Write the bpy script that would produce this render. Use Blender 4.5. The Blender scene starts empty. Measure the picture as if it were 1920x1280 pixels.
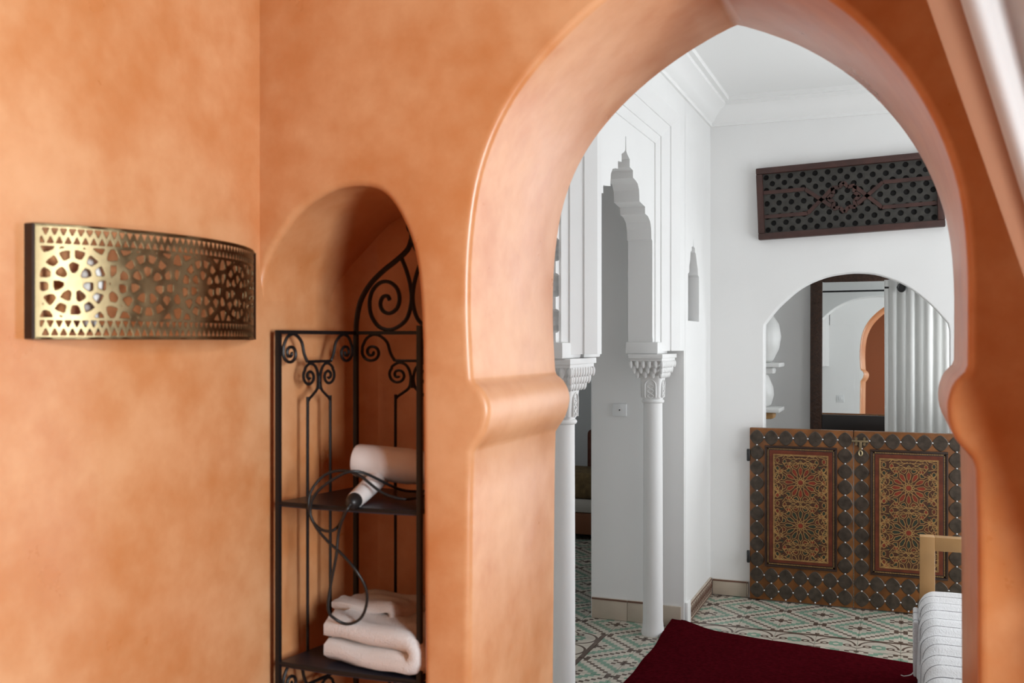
import bpy, bmesh, math, random
from mathutils import Vector, Matrix, geometry
random.seed(7)
PI = math.pi
scene = bpy.context.scene
COL = scene.collection

# ------------------------------------------------------------------ camera, world, light, exposure
YAW = math.radians(21.6)
cam_d = bpy.data.cameras.new('camera'); cam = bpy.data.objects.new('camera', cam_d); COL.objects.link(cam)
cam.location = (0, 0, 1.5); cam.rotation_euler = (PI/2, 0, YAW)
cam_d.lens = 35; cam_d.sensor_width = 36; cam_d.clip_start = .05
cam_d.dof.use_dof = True; cam_d.dof.focus_distance = 5.2; cam_d.dof.aperture_fstop = 6.3
scene.camera = cam

w = bpy.data.worlds.new('world'); scene.world = w; w.use_nodes = True
w.node_tree.nodes['Background'].inputs[0].default_value = (.78, .88, 1, 1)
w.node_tree.nodes['Background'].inputs[1].default_value = 1.0

def area(name, loc, rot, sx, sy, power, col=(1, 1, 1), spread=180):
    d = bpy.data.lights.new(name, 'AREA'); d.shape = 'RECTANGLE'; d.size = sx; d.size_y = sy
    d.energy = power; d.color = col; d.spread = math.radians(spread)
    o = bpy.data.objects.new(name, d); COL.objects.link(o); o.location = loc; o.rotation_euler = rot
    return o
# daylight in the openings of the windows (each fills an opening cut in its wall; the salon one is an added fill)
area('daylight_bathroom_window', (1.335, .22, 1.62), (0, PI/2, 0), 1.15, .8, 116, (.88, .96, 1))
area('daylight_patio_door', (1.56, 4.5, 1.28), (0, PI/2, 0), 2.2, 1.7, 39, (.98, .99, 1))
area('daylight_end_window', (.93, 6.05, 1.23), (-PI/2, 0, 0), .84, 2.3, 20, (.98, .99, 1))
area('added_salon_fill', (-3.36, 6.6, 1.5), (0, -PI/2, 0), 1.0, .8, 2.2, (.98, 1, .95))  # added fill: brightens the dark salon through an invented, unseen opening
area('daylight_dressing_window', (.5, 6.62, 1.5), (0, PI/2, 0), .8, .5, 9, (.95, .98, 1))

vs = scene.view_settings
vs.view_transform = 'Standard'; vs.look = 'None'; vs.gamma = 1; vs.exposure = 0.0; vs.use_curve_mapping = False

# ------------------------------------------------------------------ helpers
def tag(o, label=None, cat=None, group=None, kind=None):
    if label: o['label'] = label
    if cat: o['category'] = cat
    if group: o['group'] = group
    if kind: o['kind'] = kind
    return o

def empty(name, loc, label, cat, group=None):
    o = bpy.data.objects.new(name, None); COL.objects.link(o); o.location = loc; o.empty_display_size = .05
    tag(o, label, cat, group); o['_w'] = list(loc)
    return o

def finish(name, bm, mat, parent=None, smooth=40, recalc=True):
    """one mesh object; vertices are given in world space"""
    if recalc: bmesh.ops.recalc_face_normals(bm, faces=bm.faces)
    me = bpy.data.meshes.new(name); bm.to_mesh(me); bm.free()
    for m in (mat if isinstance(mat, (list, tuple)) else [mat]): me.materials.append(m)
    if smooth:
        me.polygons.foreach_set('use_smooth', [True]*len(me.polygons))
        me.set_sharp_from_angle(angle=math.radians(smooth))
    return link(name, me, parent)

def link(name, me, parent=None):
    o = bpy.data.objects.new(name, me); COL.objects.link(o)
    if parent is not None:
        wl = Vector(parent['_w']) if '_w' in parent else Vector((0, 0, 0))
        if wl.length: me.transform(Matrix.Translation(-wl))
        o.parent = parent; o['_w'] = list(wl)
    return o

def structure(o): o['kind'] = 'structure'; return o

def bx(bm, lo, hi, bev=0, seg=2, mi=0):
    lo = Vector(lo); hi = Vector(hi)
    r = bmesh.ops.create_cube(bm, size=1); vsx = r['verts']
    for v in vsx: v.co = Vector([lo[i] + (v.co[i]+.5)*(hi[i]-lo[i]) for i in range(3)])
    fs = {f for v in vsx for f in v.link_faces}
    for f in fs: f.material_index = mi
    if bev:
        es = {e for v in vsx for e in v.link_edges}
        bmesh.ops.bevel(bm, geom=list(es), offset=bev, segments=seg, affect='EDGES', profile=.6)

def box(name, lo, hi, mat, parent=None, bev=0, smooth=40):
    bm = bmesh.new(); bx(bm, lo, hi, bev); return finish(name, bm, mat, parent, smooth)

def tube(bm, pts, r, n=8, closed=False, flat=1.0, cap=True):
    pts = [Vector(p) for p in pts]; N = len(pts)
    rr = r if isinstance(r, (list, tuple)) else [r]*N
    prev = None; rings = []
    for i, p in enumerate(pts):
        if closed: t = pts[(i+1) % N]-pts[i-1]
        else: t = pts[min(i+1, N-1)]-pts[max(i-1, 0)]
        t = t.normalized() if t.length > 1e-9 else Vector((0, 0, 1))
        if prev is None:
            a = Vector((0, 0, 1)) if abs(t.z) < .9 else Vector((1, 0, 0))
            prev = (a - t*a.dot(t)).normalized()
        else:
            q = prev - t*prev.dot(t)
            prev = q.normalized() if q.length > 1e-6 else prev
        b = t.cross(prev)
        rings.append([bm.verts.new(p+prev*math.cos(2*PI*k/n+PI/n)*rr[i]+b*math.sin(2*PI*k/n+PI/n)*rr[i]*flat) for k in range(n)])
    R = range(N if closed else N-1)
    for i in R:
        A, B = rings[i], rings[(i+1) % N]
        for k in range(n): bm.faces.new((A[k], A[(k+1) % n], B[(k+1) % n], B[k]))
    if not closed and cap:
        bm.faces.new(rings[0][::-1]); bm.faces.new(rings[-1])

def tubes(name, paths, r, mat, parent=None, n=8):
    bm = bmesh.new()
    for p in paths: tube(bm, p, r, n)
    return finish(name, bm, mat, parent, 50)

def lathe(bm, prof, c, n=32, axis='z', cap=True):
    rings = []
    for r, h in prof:
        ring = []
        for k in range(n):
            a = 2*PI*k/n
            d = (r*math.cos(a), r*math.sin(a), h) if axis == 'z' else ((h, r*math.cos(a), r*math.sin(a)) if axis == 'x' else (r*math.cos(a), h, r*math.sin(a)))
            ring.append(bm.verts.new(Vector(c)+Vector(d)))
        rings.append(ring)
    for A, B in zip(rings, rings[1:]):
        for k in range(n): bm.faces.new((A[k], A[(k+1) % n], B[(k+1) % n], B[k]))
    if cap: bm.faces.new(rings[0]); bm.faces.new(rings[-1])

def smooth_path(pts, sub=8, closed=False):
    """Catmull-Rom through points"""
    P = [Vector(p) for p in pts]; n = len(P); out = []
    for i in range(n if closed else n-1):
        p0 = P[i-1] if (closed or i > 0) else P[0]*2-P[1]
        p1 = P[i]; p2 = P[(i+1) % n]
        p3 = P[(i+2) % n] if (closed or i+2 < n) else P[-1]*2-P[-2]
        for k in range(sub):
            t = k/sub
            out.append(.5*((2*p1)+(p2-p0)*t+(2*p0-5*p1+4*p2-p3)*t*t+(3*p1-p0-3*p2+p3)*t**3))
    if not closed: out.append(P[-1])
    return out

def area2(p): return sum(p[i-1][0]*p[i][1]-p[i][0]*p[i-1][1] for i in range(len(p)))/2
def inside(pt, poly):
    x, y = pt; c = False
    for i in range(len(poly)):
        x1, y1 = poly[i-1]; x2, y2 = poly[i]
        if (y1 > y) != (y2 > y) and x < (x2-x1)*(y-y1)/(y2-y1)+x1: c = not c
    return c
def offset_loop(p, d):
    """p counter-clockwise; positive d grows the loop"""
    n = len(p); out = []
    for i in range(n):
        a = Vector(p[i-1]); b = Vector(p[i]); c = Vector(p[(i+1) % n])
        e1 = (b-a).normalized(); e2 = (c-b).normalized()
        n1 = Vector((e1.y, -e1.x)); n2 = Vector((e2.y, -e2.x)); m = n1+n2
        if m.length < 1e-6: m = n1
        m.normalize(); k = max(.5, m.dot(n1)); out.append(tuple(b+m*d/k))
    return out

def slab(name, outer, holes, mp, d0, d1, mats, parent=None, bev=(.012, .012), seg=4, jamb=1, back=2, smooth=50):
    """plate with holes; mp(a, b, d) -> world; mats = [front, jamb, back]"""
    bm = bmesh.new()
    if area2(outer) < 0: outer = outer[::-1]
    hs = [h if area2(h) > 0 else h[::-1] for h in holes]
    def rings(h, sgn):
        r = []
        for k in range(seg+1):
            t = PI/2*k/seg; r.append((bev[0]*(1-math.sin(t)), d0+bev[0]*(1-math.cos(t))))
        for k in range(seg+1):
            t = PI/2*k/seg; r.append((bev[1]*(1-math.cos(t)), d1-bev[1]*(1-math.sin(t))))
        return [[bm.verts.new(mp(*q, d)) for q in (offset_loop(h, o*sgn) if o > 1e-7 else h)] for o, d in r], \
               [q for q in offset_loop(h, bev[0]*sgn)] if bev[0] else list(h), [q for q in offset_loop(h, bev[1]*sgn)] if bev[1] else list(h)
    of = [bm.verts.new(mp(*q, d0)) for q in outer]; ob = [bm.verts.new(mp(*q, d1)) for q in outer]
    n = len(outer)
    for i in range(n):
        f = bm.faces.new((of[i], of[(i+1) % n], ob[(i+1) % n], ob[i])); f.material_index = jamb
    FV = list(of); F2 = list(outer); BV = list(ob); B2 = list(outer)
    FE = [(i, (i+1) % n) for i in range(n)]; BE = list(FE)
    fl, bl = [], []
    for h in hs:
        rg, f2, b2 = rings(h, 1); m = len(h)
        for A, B in zip(rg, rg[1:]):
            for k in range(m):
                f = bm.faces.new((A[k], A[(k+1) % m], B[(k+1) % m], B[k])); f.material_index = jamb
        s = len(FV); FV += rg[0]; F2 += f2; FE += [(s+i, s+(i+1) % m) for i in range(m)]
        s = len(BV); BV += rg[-1]; B2 += b2; BE += [(s+i, s+(i+1) % m) for i in range(m)]
        fl.append(f2); bl.append(b2)
    for V2, VV, EE, hl, mi in ((F2, FV, FE, fl, 0), (B2, BV, BE, bl, back)):
        res = geometry.delaunay_2d_cdt([Vector(q) for q in V2], EE, [], 0, 1e-6)
        co, faces, orig = res[0], res[2], res[3]
        vm = [VV[o[0]] if o else None for o in orig]
        for f in faces:
            cx = sum(co[i].x for i in f)/3; cy = sum(co[i].y for i in f)/3
            if not inside((cx, cy), outer) or any(inside((cx, cy), h) for h in hl): continue
            vv = [vm[i] for i in f]
            if None in vv: continue
            try: bm.faces.new(vv).material_index = mi
            except ValueError: pass
    return finish(name, bm, mats, parent, smooth)

# ------------------------------------------------------------------ materials
def newmat(name):
    m = bpy.data.materials.new(name); m.use_nodes = True
    nt = m.node_tree; b = nt.nodes['Principled BSDF']
    return m, nt, b
def node(nt, t, **kw):
    n = nt.nodes.new(t)
    for k, v in kw.items(): setattr(n, k, v)
    return n
def setin(b, **kw):
    for k, v in kw.items():
        k = k.replace('_', ' ')
        if k in b.inputs: b.inputs[k].default_value = v
def mat(name, col, rough=.5, metal=0, var=.0, scale=6, bump=0, bscale=40, coat=0, spec=.5, detail=4, bdist=.01, rvar=0):
    m, nt, b = newmat(name)
    setin(b, Base_Color=(*col, 1), Roughness=rough, Metallic=metal, Coat_Weight=coat, Specular_IOR_Level=spec)
    geo = node(nt, 'ShaderNodeNewGeometry')
    if var or rvar:
        nz = node(nt, 'ShaderNodeTexNoise'); nz.inputs['Scale'].default_value = scale; nz.inputs['Detail'].default_value = detail
        nt.links.new(geo.outputs['Position'], nz.inputs['Vector'])
        if var:
            rp = node(nt, 'ShaderNodeValToRGB'); rp.color_ramp.elements[0].position = .3; rp.color_ramp.elements[1].position = .7
            rp.color_ramp.elements[0].color = (*[max(0, c*(1-var)) for c in col], 1)
            rp.color_ramp.elements[1].color = (*[min(1, c*(1+var)) for c in col], 1)
            nt.links.new(nz.outputs[0], rp.inputs[0]); nt.links.new(rp.outputs[0], b.inputs['Base Color'])
        if rvar:
            mr = node(nt, 'ShaderNodeMapRange'); mr.inputs[1].default_value = .3; mr.inputs[2].default_value = .7
            mr.inputs[3].default_value = rough-rvar; mr.inputs[4].default_value = rough+rvar
            nt.links.new(nz.outputs[0], mr.inputs[0]); nt.links.new(mr.outputs[0], b.inputs['Roughness'])
    if bump:
        n2 = node(nt, 'ShaderNodeTexNoise'); n2.inputs['Scale'].default_value = bscale; n2.inputs['Detail'].default_value = 3
        nt.links.new(geo.outputs['Position'], n2.inputs['Vector'])
        bp = node(nt, 'ShaderNodeBump'); bp.inputs['Strength'].default_value = bump; bp.inputs['Distance'].default_value = bdist
        nt.links.new(n2.outputs[0], bp.inputs['Height']); nt.links.new(bp.outputs[0], b.inputs['Normal'])
    return m

def mixer(nt):
    def mix(fac, c1, c2):
        n = node(nt, 'ShaderNodeMix', data_type='RGBA')
        nt.links.new(fac, n.inputs[0])
        for i, c in ((6, c1), (7, c2)):
            if isinstance(c, tuple): n.inputs[i].default_value = (*c, 1)
            else: nt.links.new(c, n.inputs[i])
        return n.outputs[2]
    return mix

def tadelakt():
    m, nt, b = newmat('tadelakt_orange')
    geo = node(nt, 'ShaderNodeNewGeometry')
    n1 = node(nt, 'ShaderNodeTexNoise'); n1.inputs['Scale'].default_value = 3.2; n1.inputs['Detail'].default_value = 6; n1.inputs['Roughness'].default_value = .62
    n2 = node(nt, 'ShaderNodeTexNoise'); n2.inputs['Scale'].default_value = 17; n2.inputs['Detail'].default_value = 5
    n3 = node(nt, 'ShaderNodeTexNoise'); n3.inputs['Scale'].default_value = 7; n3.inputs['Detail'].default_value = 2
    for n in (n1, n2, n3): nt.links.new(geo.outputs['Position'], n.inputs['Vector'])
    ad = node(nt, 'ShaderNodeMath', operation='MULTIPLY_ADD'); ad.inputs[1].default_value = .35
    nt.links.new(n2.outputs[0], ad.inputs[0]); nt.links.new(n1.outputs[0], ad.inputs[2])
    mc = node(nt, 'ShaderNodeMapRange', interpolation_type='SMOOTHSTEP'); mc.inputs[1].default_value = .38; mc.inputs[2].default_value = 1.0
    nt.links.new(ad.outputs[0], mc.inputs[0])
    cm = mixer(nt)(mc.outputs[0], (.60, .218, .068), (.775, .41, .205)); nt.links.new(cm, b.inputs['Base Color'])
    mr = node(nt, 'ShaderNodeMapRange', interpolation_type='SMOOTHSTEP'); mr.inputs[1].default_value = .15; mr.inputs[2].default_value = .85
    mr.inputs[3].default_value = .24; mr.inputs[4].default_value = .42
    nt.links.new(n1.outputs[0], mr.inputs[0]); nt.links.new(mr.outputs[0], b.inputs['Roughness'])
    bp = node(nt, 'ShaderNodeBump'); bp.inputs['Strength'].default_value = .09; bp.inputs['Distance'].default_value = .02
    nt.links.new(n3.outputs[0], bp.inputs['Height'])
    nt.links.new(bp.outputs[0], b.inputs['Normal'])
    setin(b, Specular_IOR_Level=.6)
    return m

M = {}
M['orange'] = tadelakt()
M['white'] = mat('white_plaster', (.85, .85, .84), .6, var=.015, scale=2.5, bump=.12, bscale=9, bdist=.012)
M['white_carved'] = mat('white_carved_plaster', (.85, .85, .84), .55, bump=.25, bscale=60, bdist=.004)
M['ceil'] = mat('ceiling_plaster', (.87, .87, .86), .7)
M['iron'] = mat('black_wrought_iron', (.012, .010, .010), .45, metal=.3, bump=.15, bscale=120, bdist=.001)
M['shelf'] = mat('dark_navy_shelf', (.016, .017, .028), .35)
M['brass'] = mat('brass', (.19, .145, .078), .38, metal=1, var=.25, scale=30, rvar=.08)
M['bulb'] = mat('bulb_glass', (.85, .84, .8), .2)
M['towel'] = mat('towel_cotton', (.80, .77, .75), .95, bump=.7, bscale=420, bdist=.004, spec=.1)
M['dryer'] = mat('white_plastic', (.78, .72, .69), .3)
M['rubber'] = mat('black_rubber', (.012, .012, .012), .4)
M['rug'] = mat('dark_red_wool', (.055, .0030, .0055), 1.0, var=.3, scale=60, bump=.6, bscale=350, bdist=.004, spec=0)
M['metalplate'] = mat('dark_metal_plate', (.075, .058, .044), .40, metal=.5, var=.35, scale=30, bump=.25, bscale=45, bdist=.003)
M['gatewood'] = mat('orange_painted_wood', (.175, .060, .011), .42, var=.4, scale=14, bump=.1, bscale=80, bdist=.002)
M['gatered'] = mat('red_painted_wood', (.12, .022, .007), .45, var=.3, scale=20)
M['gatedark'] = mat('dark_brown_wood', (.030, .013, .007), .45, var=.3, scale=20)
M['strap'] = mat('ochre_paint', (.33, .185, .06), .5, var=.25, scale=40)
M['petal_red'] = mat('red_paint', (.20, .022, .007), .5, var=.3, scale=50)
M['petal_green'] = mat('dark_green_paint', (.020, .026, .014), .5)
M['petal_brown'] = mat('brown_paint', (.062, .018, .006), .5)
M['nail'] = mat('steel_nail', (.6, .6, .6), .25, metal=1)
M['latch'] = mat('aged_brass', (.34, .27, .16), .4, metal=1)
M['grille'] = mat('dark_stained_wood', (.052, .019, .014), .5, var=.3, scale=12)
M['lattice'] = mat('grey_brown_lattice', (.034, .031, .026), .6, var=.3, scale=30)
M['black'] = mat('black_void', (.006, .005, .005), .8)
M['pine'] = mat('light_pine', (.48, .27, .105), .45, var=.12, scale=5, bump=.05, bscale=30)
M['walnut'] = mat('carved_walnut', (.045, .018, .008), .5, var=.4, scale=60, bump=.8, bscale=70, bdist=.006)
M['ebony'] = mat('ebony', (.010, .007, .006), .4)
M['plastic'] = mat('white_switch_plastic', (.78, .79, .79), .35)
M['tilecream'] = mat('cream_skirting_tile', (.52, .44, .35), .35, var=.08, scale=8)
M['tilebrown'] = mat('brown_skirting_line', (.16, .075, .05), .5)
M['sofa_brown'] = mat('brown_cushion_fabric', (.11, .035, .02), .9, var=.3, scale=20)
M['sofa_gold'] = mat('gold_brown_fabric', (.16, .10, .04), .9, var=.3, scale=25)
M['sheet'] = mat('cream_sheet', (.55, .50, .44), .9)
M['darkwood'] = mat('reddish_wood', (.22, .075, .03), .5)
M['vase'] = mat('white_ceramic', (.72, .72, .70), .35)
M['shelfwhite'] = mat('white_shelf', (.74, .74, .72), .5)

def cloth(name, col, trans=.35, rough=.95):
    m, nt, b = newmat(name)
    setin(b, Base_Color=(*col, 1), Roughness=rough, Specular_IOR_Level=.15)
    tr = node(nt, 'ShaderNodeBsdfTranslucent'); tr.inputs[0].default_value = (*col, 1)
    mx = node(nt, 'ShaderNodeMixShader'); mx.inputs[0].default_value = trans
    out = nt.nodes['Material Output']
    nt.links.new(b.outputs[0], mx.inputs[1]); nt.links.new(tr.outputs[0], mx.inputs[2]); nt.links.new(mx.outputs[0], out.inputs[0])
    return m
M['curtain'] = cloth('white_sheer_cotton', (.66, .63, .615), .16)
M['band'] = cloth('backlit_hem_tint', (.33, .15, .085), .1)  # salmon stands for orange wall light showing through the thin hem
M['curtain2'] = cloth('white_linen', (.74, .74, .72), .3)

def mirror_mat():
    m, nt, b = newmat('mirror_glass'); setin(b, Base_Color=(.88, .90, .89, 1), Metallic=1.0, Roughness=.0); return m
M['mirror'] = mirror_mat()

def math_fac(nt):
    def f(op, a, b=None, c=None):
        n = node(nt, 'ShaderNodeMath', operation=op)
        for i, x in enumerate((a, b, c)):
            if x is None: continue
            if isinstance(x, (int, float)): n.inputs[i].default_value = x
            else: nt.links.new(x, n.inputs[i])
        return n.outputs[0]
    return f

TILE = .2; TX0 = -.425; TY0 = 5.712
CREAM = (.55, .50, .42); GREEN = (.20, .33, .245); BROWN = (.105, .072, .055)
def tile_colors(nt):
    geo = node(nt, 'ShaderNodeNewGeometry')
    nz = node(nt, 'ShaderNodeTexNoise'); nz.inputs['Scale'].default_value = 7; nz.inputs['Detail'].default_value = 5
    nt.links.new(geo.outputs['Position'], nz.inputs['Vector'])
    sx = node(nt, 'ShaderNodeSeparateXYZ'); nt.links.new(geo.outputs['Position'], sx.inputs[0])
    return sx.outputs[0], sx.outputs[1], nz.outputs[0]
def tile_finish(nt, b, col, nz):
    mr = node(nt, 'ShaderNodeMapRange'); mr.inputs[1].default_value = .3; mr.inputs[2].default_value = .7; mr.inputs[3].default_value = .78; mr.inputs[4].default_value = 1.08
    nt.links.new(nz, mr.inputs[0])
    mu = node(nt, 'ShaderNodeMix', data_type='RGBA', blend_type='MULTIPLY'); mu.inputs[0].default_value = 1
    nt.links.new(col, mu.inputs[6]); nt.links.new(mr.outputs[0], mu.inputs[7])
    nt.links.new(mu.outputs[2], b.inputs['Base Color']); setin(b, Roughness=.38)
def tile_field():
    m, nt, b = newmat('cement_tile_diamond'); F = math_fac(nt); mix = mixer(nt)
    x, y, nz = tile_colors(nt)
    q = TILE/9
    def cell(v, o): # integer coordinate relative to diamond centre, in -9..9
        i = F('FLOOR', F('DIVIDE', F('ADD', F('SUBTRACT', v, o), q/2), q))
        return F('SUBTRACT', F('FLOORED_MODULO', F('ADD', i, 9.0), 18.0), 9.0)
    a = F('ABSOLUTE', cell(x, TX0)); bb = F('ABSOLUTE', cell(y, TY0))
    d1 = F('ADD', a, bb)
    flip = F('GREATER_THAN', d1, 9.0)
    d = F('SUBTRACT', 9.0, F('ABSOLUTE', F('SUBTRACT', d1, 9.0)))
    a2 = F('ABSOLUTE', F('SUBTRACT', a, F('MULTIPLY', flip, 9.0)))
    b2 = F('ABSOLUTE', F('SUBTRACT', bb, F('MULTIPLY', flip, 9.0)))
    line = F('GREATER_THAN', d, 8.5)
    cross = F('MULTIPLY', F('GREATER_THAN', a2, 7.5), F('LESS_THAN', b2, .5))
    green = F('MULTIPLY', F('GREATER_THAN', d, 4.5), F('LESS_THAN', d, 6.5))
    mid = F('MULTIPLY', F('LESS_THAN', a2, 1.5), F('LESS_THAN', b2, .5))
    cor = F('MULTIPLY', F('COMPARE', a2, 2.0, .4), F('COMPARE', b2, 1.0, .4))
    mid = F('MAXIMUM', mid, F('MULTIPLY', F('LESS_THAN', a2, .5), F('LESS_THAN', b2, 1.5)))
    brown = F('MAXIMUM', F('MAXIMUM', line, cross), F('MAXIMUM', mid, cor))
    c = mix(green, CREAM, GREEN); c = mix(brown, c, BROWN)
    tile_finish(nt, b, c, nz); return m
def tile_border(axis, t0, s0, sgn, name):
    """scroll border: t runs away from the field edge at t0, s along it"""
    m, nt, b = newmat(name); F = math_fac(nt); mix = mixer(nt)
    x, y, nz = tile_colors(nt)
    vs_, vt = (x, y) if axis == 'x' else (y, x)
    t = F('MULTIPLY', F('DIVIDE', F('SUBTRACT', vt, t0), TILE), float(sgn))
    s = F('SUBTRACT', F('FLOORED_MODULO', F('DIVIDE', F('SUBTRACT', vs_, s0), TILE), 1.0), .5)
    sa = F('ABSOLUTE', s)
    def dist(cx, cy, kx=1., ky=1., S=None):
        u = F('MULTIPLY', F('SUBTRACT', S or s, cx), kx); v = F('MULTIPLY', F('SUBTRACT', t, cy), ky)
        return F('SQRT', F('ADD', F('MULTIPLY', u, u), F('MULTIPLY', v, v)))
    edge = F('LESS_THAN', t, .12)
    arch = F('MULTIPLY', F('COMPARE', dist(0, .62, 1, .92), .455, .03), F('LESS_THAN', t, .62))
    hook = F('COMPARE', dist(.27, .62, 1, 1, sa), .075, .028)
    tail = F('MULTIPLY', F('COMPARE', t, F('ADD', .66, F('MULTIPLY', F('MULTIPLY', F('SUBTRACT', sa, .2), F('SUBTRACT', sa, .2)), 1.9)), .028), F('GREATER_THAN', sa, .28))
    ang = F('ARCTAN2', F('SUBTRACT', t, .6), s)
    fl = dist(0, .6); rad = F('ADD', .19, F('MULTIPLY', F('COSINE', F('MULTIPLY', ang, 8.0)), .022))
    green = F('MULTIPLY', F('LESS_THAN', fl, rad), F('GREATER_THAN', fl, .07))
    brown = F('MAXIMUM', F('MAXIMUM', edge, arch), F('MAXIMUM', hook, tail))
    c = mix(green, CREAM, GREEN); c = mix(brown, c, BROWN)
    tile_finish(nt, b, c, nz); return m
M['tile'] = tile_field()
BY = TY0-.4+.0     # field edge facing the rug
BX = TX0-5*TILE    # field edge in the alcove
M['tile_bx'] = tile_border('x', BY, TX0, -1, 'cement_tile_scroll_border')
M['tile_by'] = tile_border('y', BX, TY0, -1, 'cement_tile_scroll_side_border')

def striped():
    m, nt, b = newmat('white_striped_throw'); F = math_fac(nt); mix = mixer(nt)
    geo = node(nt, 'ShaderNodeNewGeometry'); sx = node(nt, 'ShaderNodeSeparateXYZ'); nt.links.new(geo.outputs['Position'], sx.inputs[0])
    nz = node(nt, 'ShaderNodeTexNoise'); nz.inputs['Scale'].default_value = 9; nz.inputs['Detail'].default_value = 6
    nt.links.new(geo.outputs['Position'], nz.inputs['Vector'])
    yy = F('ADD', sx.outputs[1], F('MULTIPLY', F('SUBTRACT', nz.outputs[0], .5), .022))
    md = F('FLOORED_MODULO', F('DIVIDE', F('SUBTRACT', yy, 4.70), .122), 1.0)
    ln = F('LESS_THAN', md, .062)
    n3 = node(nt, 'ShaderNodeTexNoise'); n3.inputs['Scale'].default_value = 160; nt.links.new(geo.outputs['Position'], n3.inputs['Vector'])
    ln = F('MULTIPLY', ln, F('GREATER_THAN', n3.outputs[0], .38))
    c = mix(ln, (.76, .76, .77), (.06, .06, .065)); nt.links.new(c, b.inputs['Base Color'])
    setin(b, Roughness=.95, Specular_IOR_Level=.1)
    mp = node(nt, 'ShaderNodeMapping'); mp.inputs['Scale'].default_value = (190, 60, 190); nt.links.new(geo.outputs['Position'], mp.inputs[0])
    n2 = node(nt, 'ShaderNodeTexNoise'); n2.inputs['Scale'].default_value = 1; n2.inputs['Detail'].default_value = 4; nt.links.new(mp.outputs[0], n2.inputs['Vector'])
    bp = node(nt, 'ShaderNodeBump'); bp.inputs['Strength'].default_value = .6; bp.inputs['Distance'].default_value = .005
    nt.links.new(n2.outputs[0], bp.inputs['Height']); nt.links.new(bp.outputs[0], b.inputs['Normal'])
    return m
M['throw'] = striped()

# ------------------------------------------------------------------ bathroom shell (orange polished plaster)
Y0, Y1 = 1.75, 2.25
XY = lambda a, b, d: Vector((a, d, b))     # plates facing along Y
XX = lambda a, b, d: Vector((d, a, b))     # plates facing along X

def mirror_arch():
    L = [(-.788, -.02), (-.783, .7), (-.778, 1.20), (-.776, 1.285)]
    bulge_l = [(-.768, 1.298), (-.752, 1.322), (-.743, 1.35), (-.741, 1.368), (-.745, 1.388), (-.757, 1.408), (-.773, 1.421)]
    up_l = [(-.777, 1.43), (-.781, 1.50), (-.783, 1.56), (-.782, 1.64), (-.776, 1.72), (-.763, 1.80), (-.740, 1.872), (-.708, 1.935),
            (-.668, 1.990), (-.615, 2.045), (-.55, 2.098), (-.48, 2.143), (-.41, 2.179), (-.365, 2.198)]
    apex = [(-.349, 2.203), (-.333, 2.198)]
    up_r = [(-.29, 2.180), (-.22, 2.145), (-.15, 2.098), (-.085, 2.042), (-.03, 1.978), (.014, 1.912), (.048, 1.842), (.072, 1.77), (.085, 1.70), (.091, 1.62), (.0915, 1.54), (.091, 1.462)]
    bulge_r = [(.087, 1.452), (.073, 1.437), (.064, 1.415), (.061, 1.392), (.064, 1.366), (.074, 1.342), (.090, 1.322), (.099, 1.31)]
    R = [(.103, 1.295), (.105, 1.2), (.107, .7), (.109, -.02)]
    up = smooth_path([Vector((*p, 0)) for p in up_l], 3); ur = smooth_path([Vector((*p, 0)) for p in up_r], 3)
    bl = smooth_path([Vector((*p, 0)) for p in bulge_l], 2); br = smooth_path([Vector((*p, 0)) for p in bulge_r], 2)
    t = lambda s: [(v.x, v.y) for v in s]
    return L + t(bl) + t(up) + apex + t(ur) + t(br) + R
arch_hole = mirror_arch()
niche_hole = [(-1.30, -.02), (-1.30, 1.52), (-1.267, 1.54)] + [(v.x, v.y) for v in smooth_path([Vector((*p, 0)) for p in
    [(-1.2635, 1.58), (-1.259, 1.625), (-1.246, 1.666), (-1.219, 1.710), (-1.167, 1.768), (-1.103, 1.803), (-1.053, 1.814), (-1.003, 1.811), (-.967, 1.794), (-.937, 1.757), (-.913, 1.708), (-.898, 1.655), (-.890, 1.584), (-.886, 1.50)]], 3)] + \
    [(-.884, 1.33), (-.880, .8), (-.878, -.02)]
WT = 2.95
slab('wall_front', [(-2.55, -.05), (1.5, -.05), (1.5, WT), (-2.55, WT)], [arch_hole, niche_hole], XY, Y0, Y1,
     [M['orange'], M['orange'], M['white']], bev=(.016, .010), seg=5, smooth=60)
structure(bpy.data.objects['wall_front'])
structure(box('wall_niche_back', (-1.40, 2.11, -.02), (-.87, 2.246, 1.9), M['orange']))
structure(box('wall_niche_cover', (-1.42, 2.2, -.02), (-.85, 2.2515, 1.92), M['white']))
def niche_fillet():
    bm = bmesh.new(); r = .10; c = (-1.163, 2.012); A = []; B = []
    for k in range(15):
        a = PI/2+PI/2*k/14; x, y = c[0]+r*math.cos(a), c[1]+r*math.sin(a)
        A.append(bm.verts.new((x, y, -.02))); B.append(bm.verts.new((x, y, 1.88)))
    ca = bm.verts.new((-1.27, 2.118, -.02)); cb = bm.verts.new((-1.27, 2.118, 1.88))
    for k in range(14): bm.faces.new((A[k], A[k+1], B[k+1], B[k]))
    bm.faces.new(A[::-1]+[ca]); bm.faces.new(B+[cb]); bm.faces.new((A[0], B[0], cb, ca)); bm.faces.new((A[-1], ca, cb, B[-1]))
    structure(finish('wall_niche_corner', bm, M['orange'], None, 60))
niche_fillet()
structure(box('wall_left', (-1.42, -1.7, -.02), (-1.263, 2.2, 2.8), M['orange']))
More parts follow.
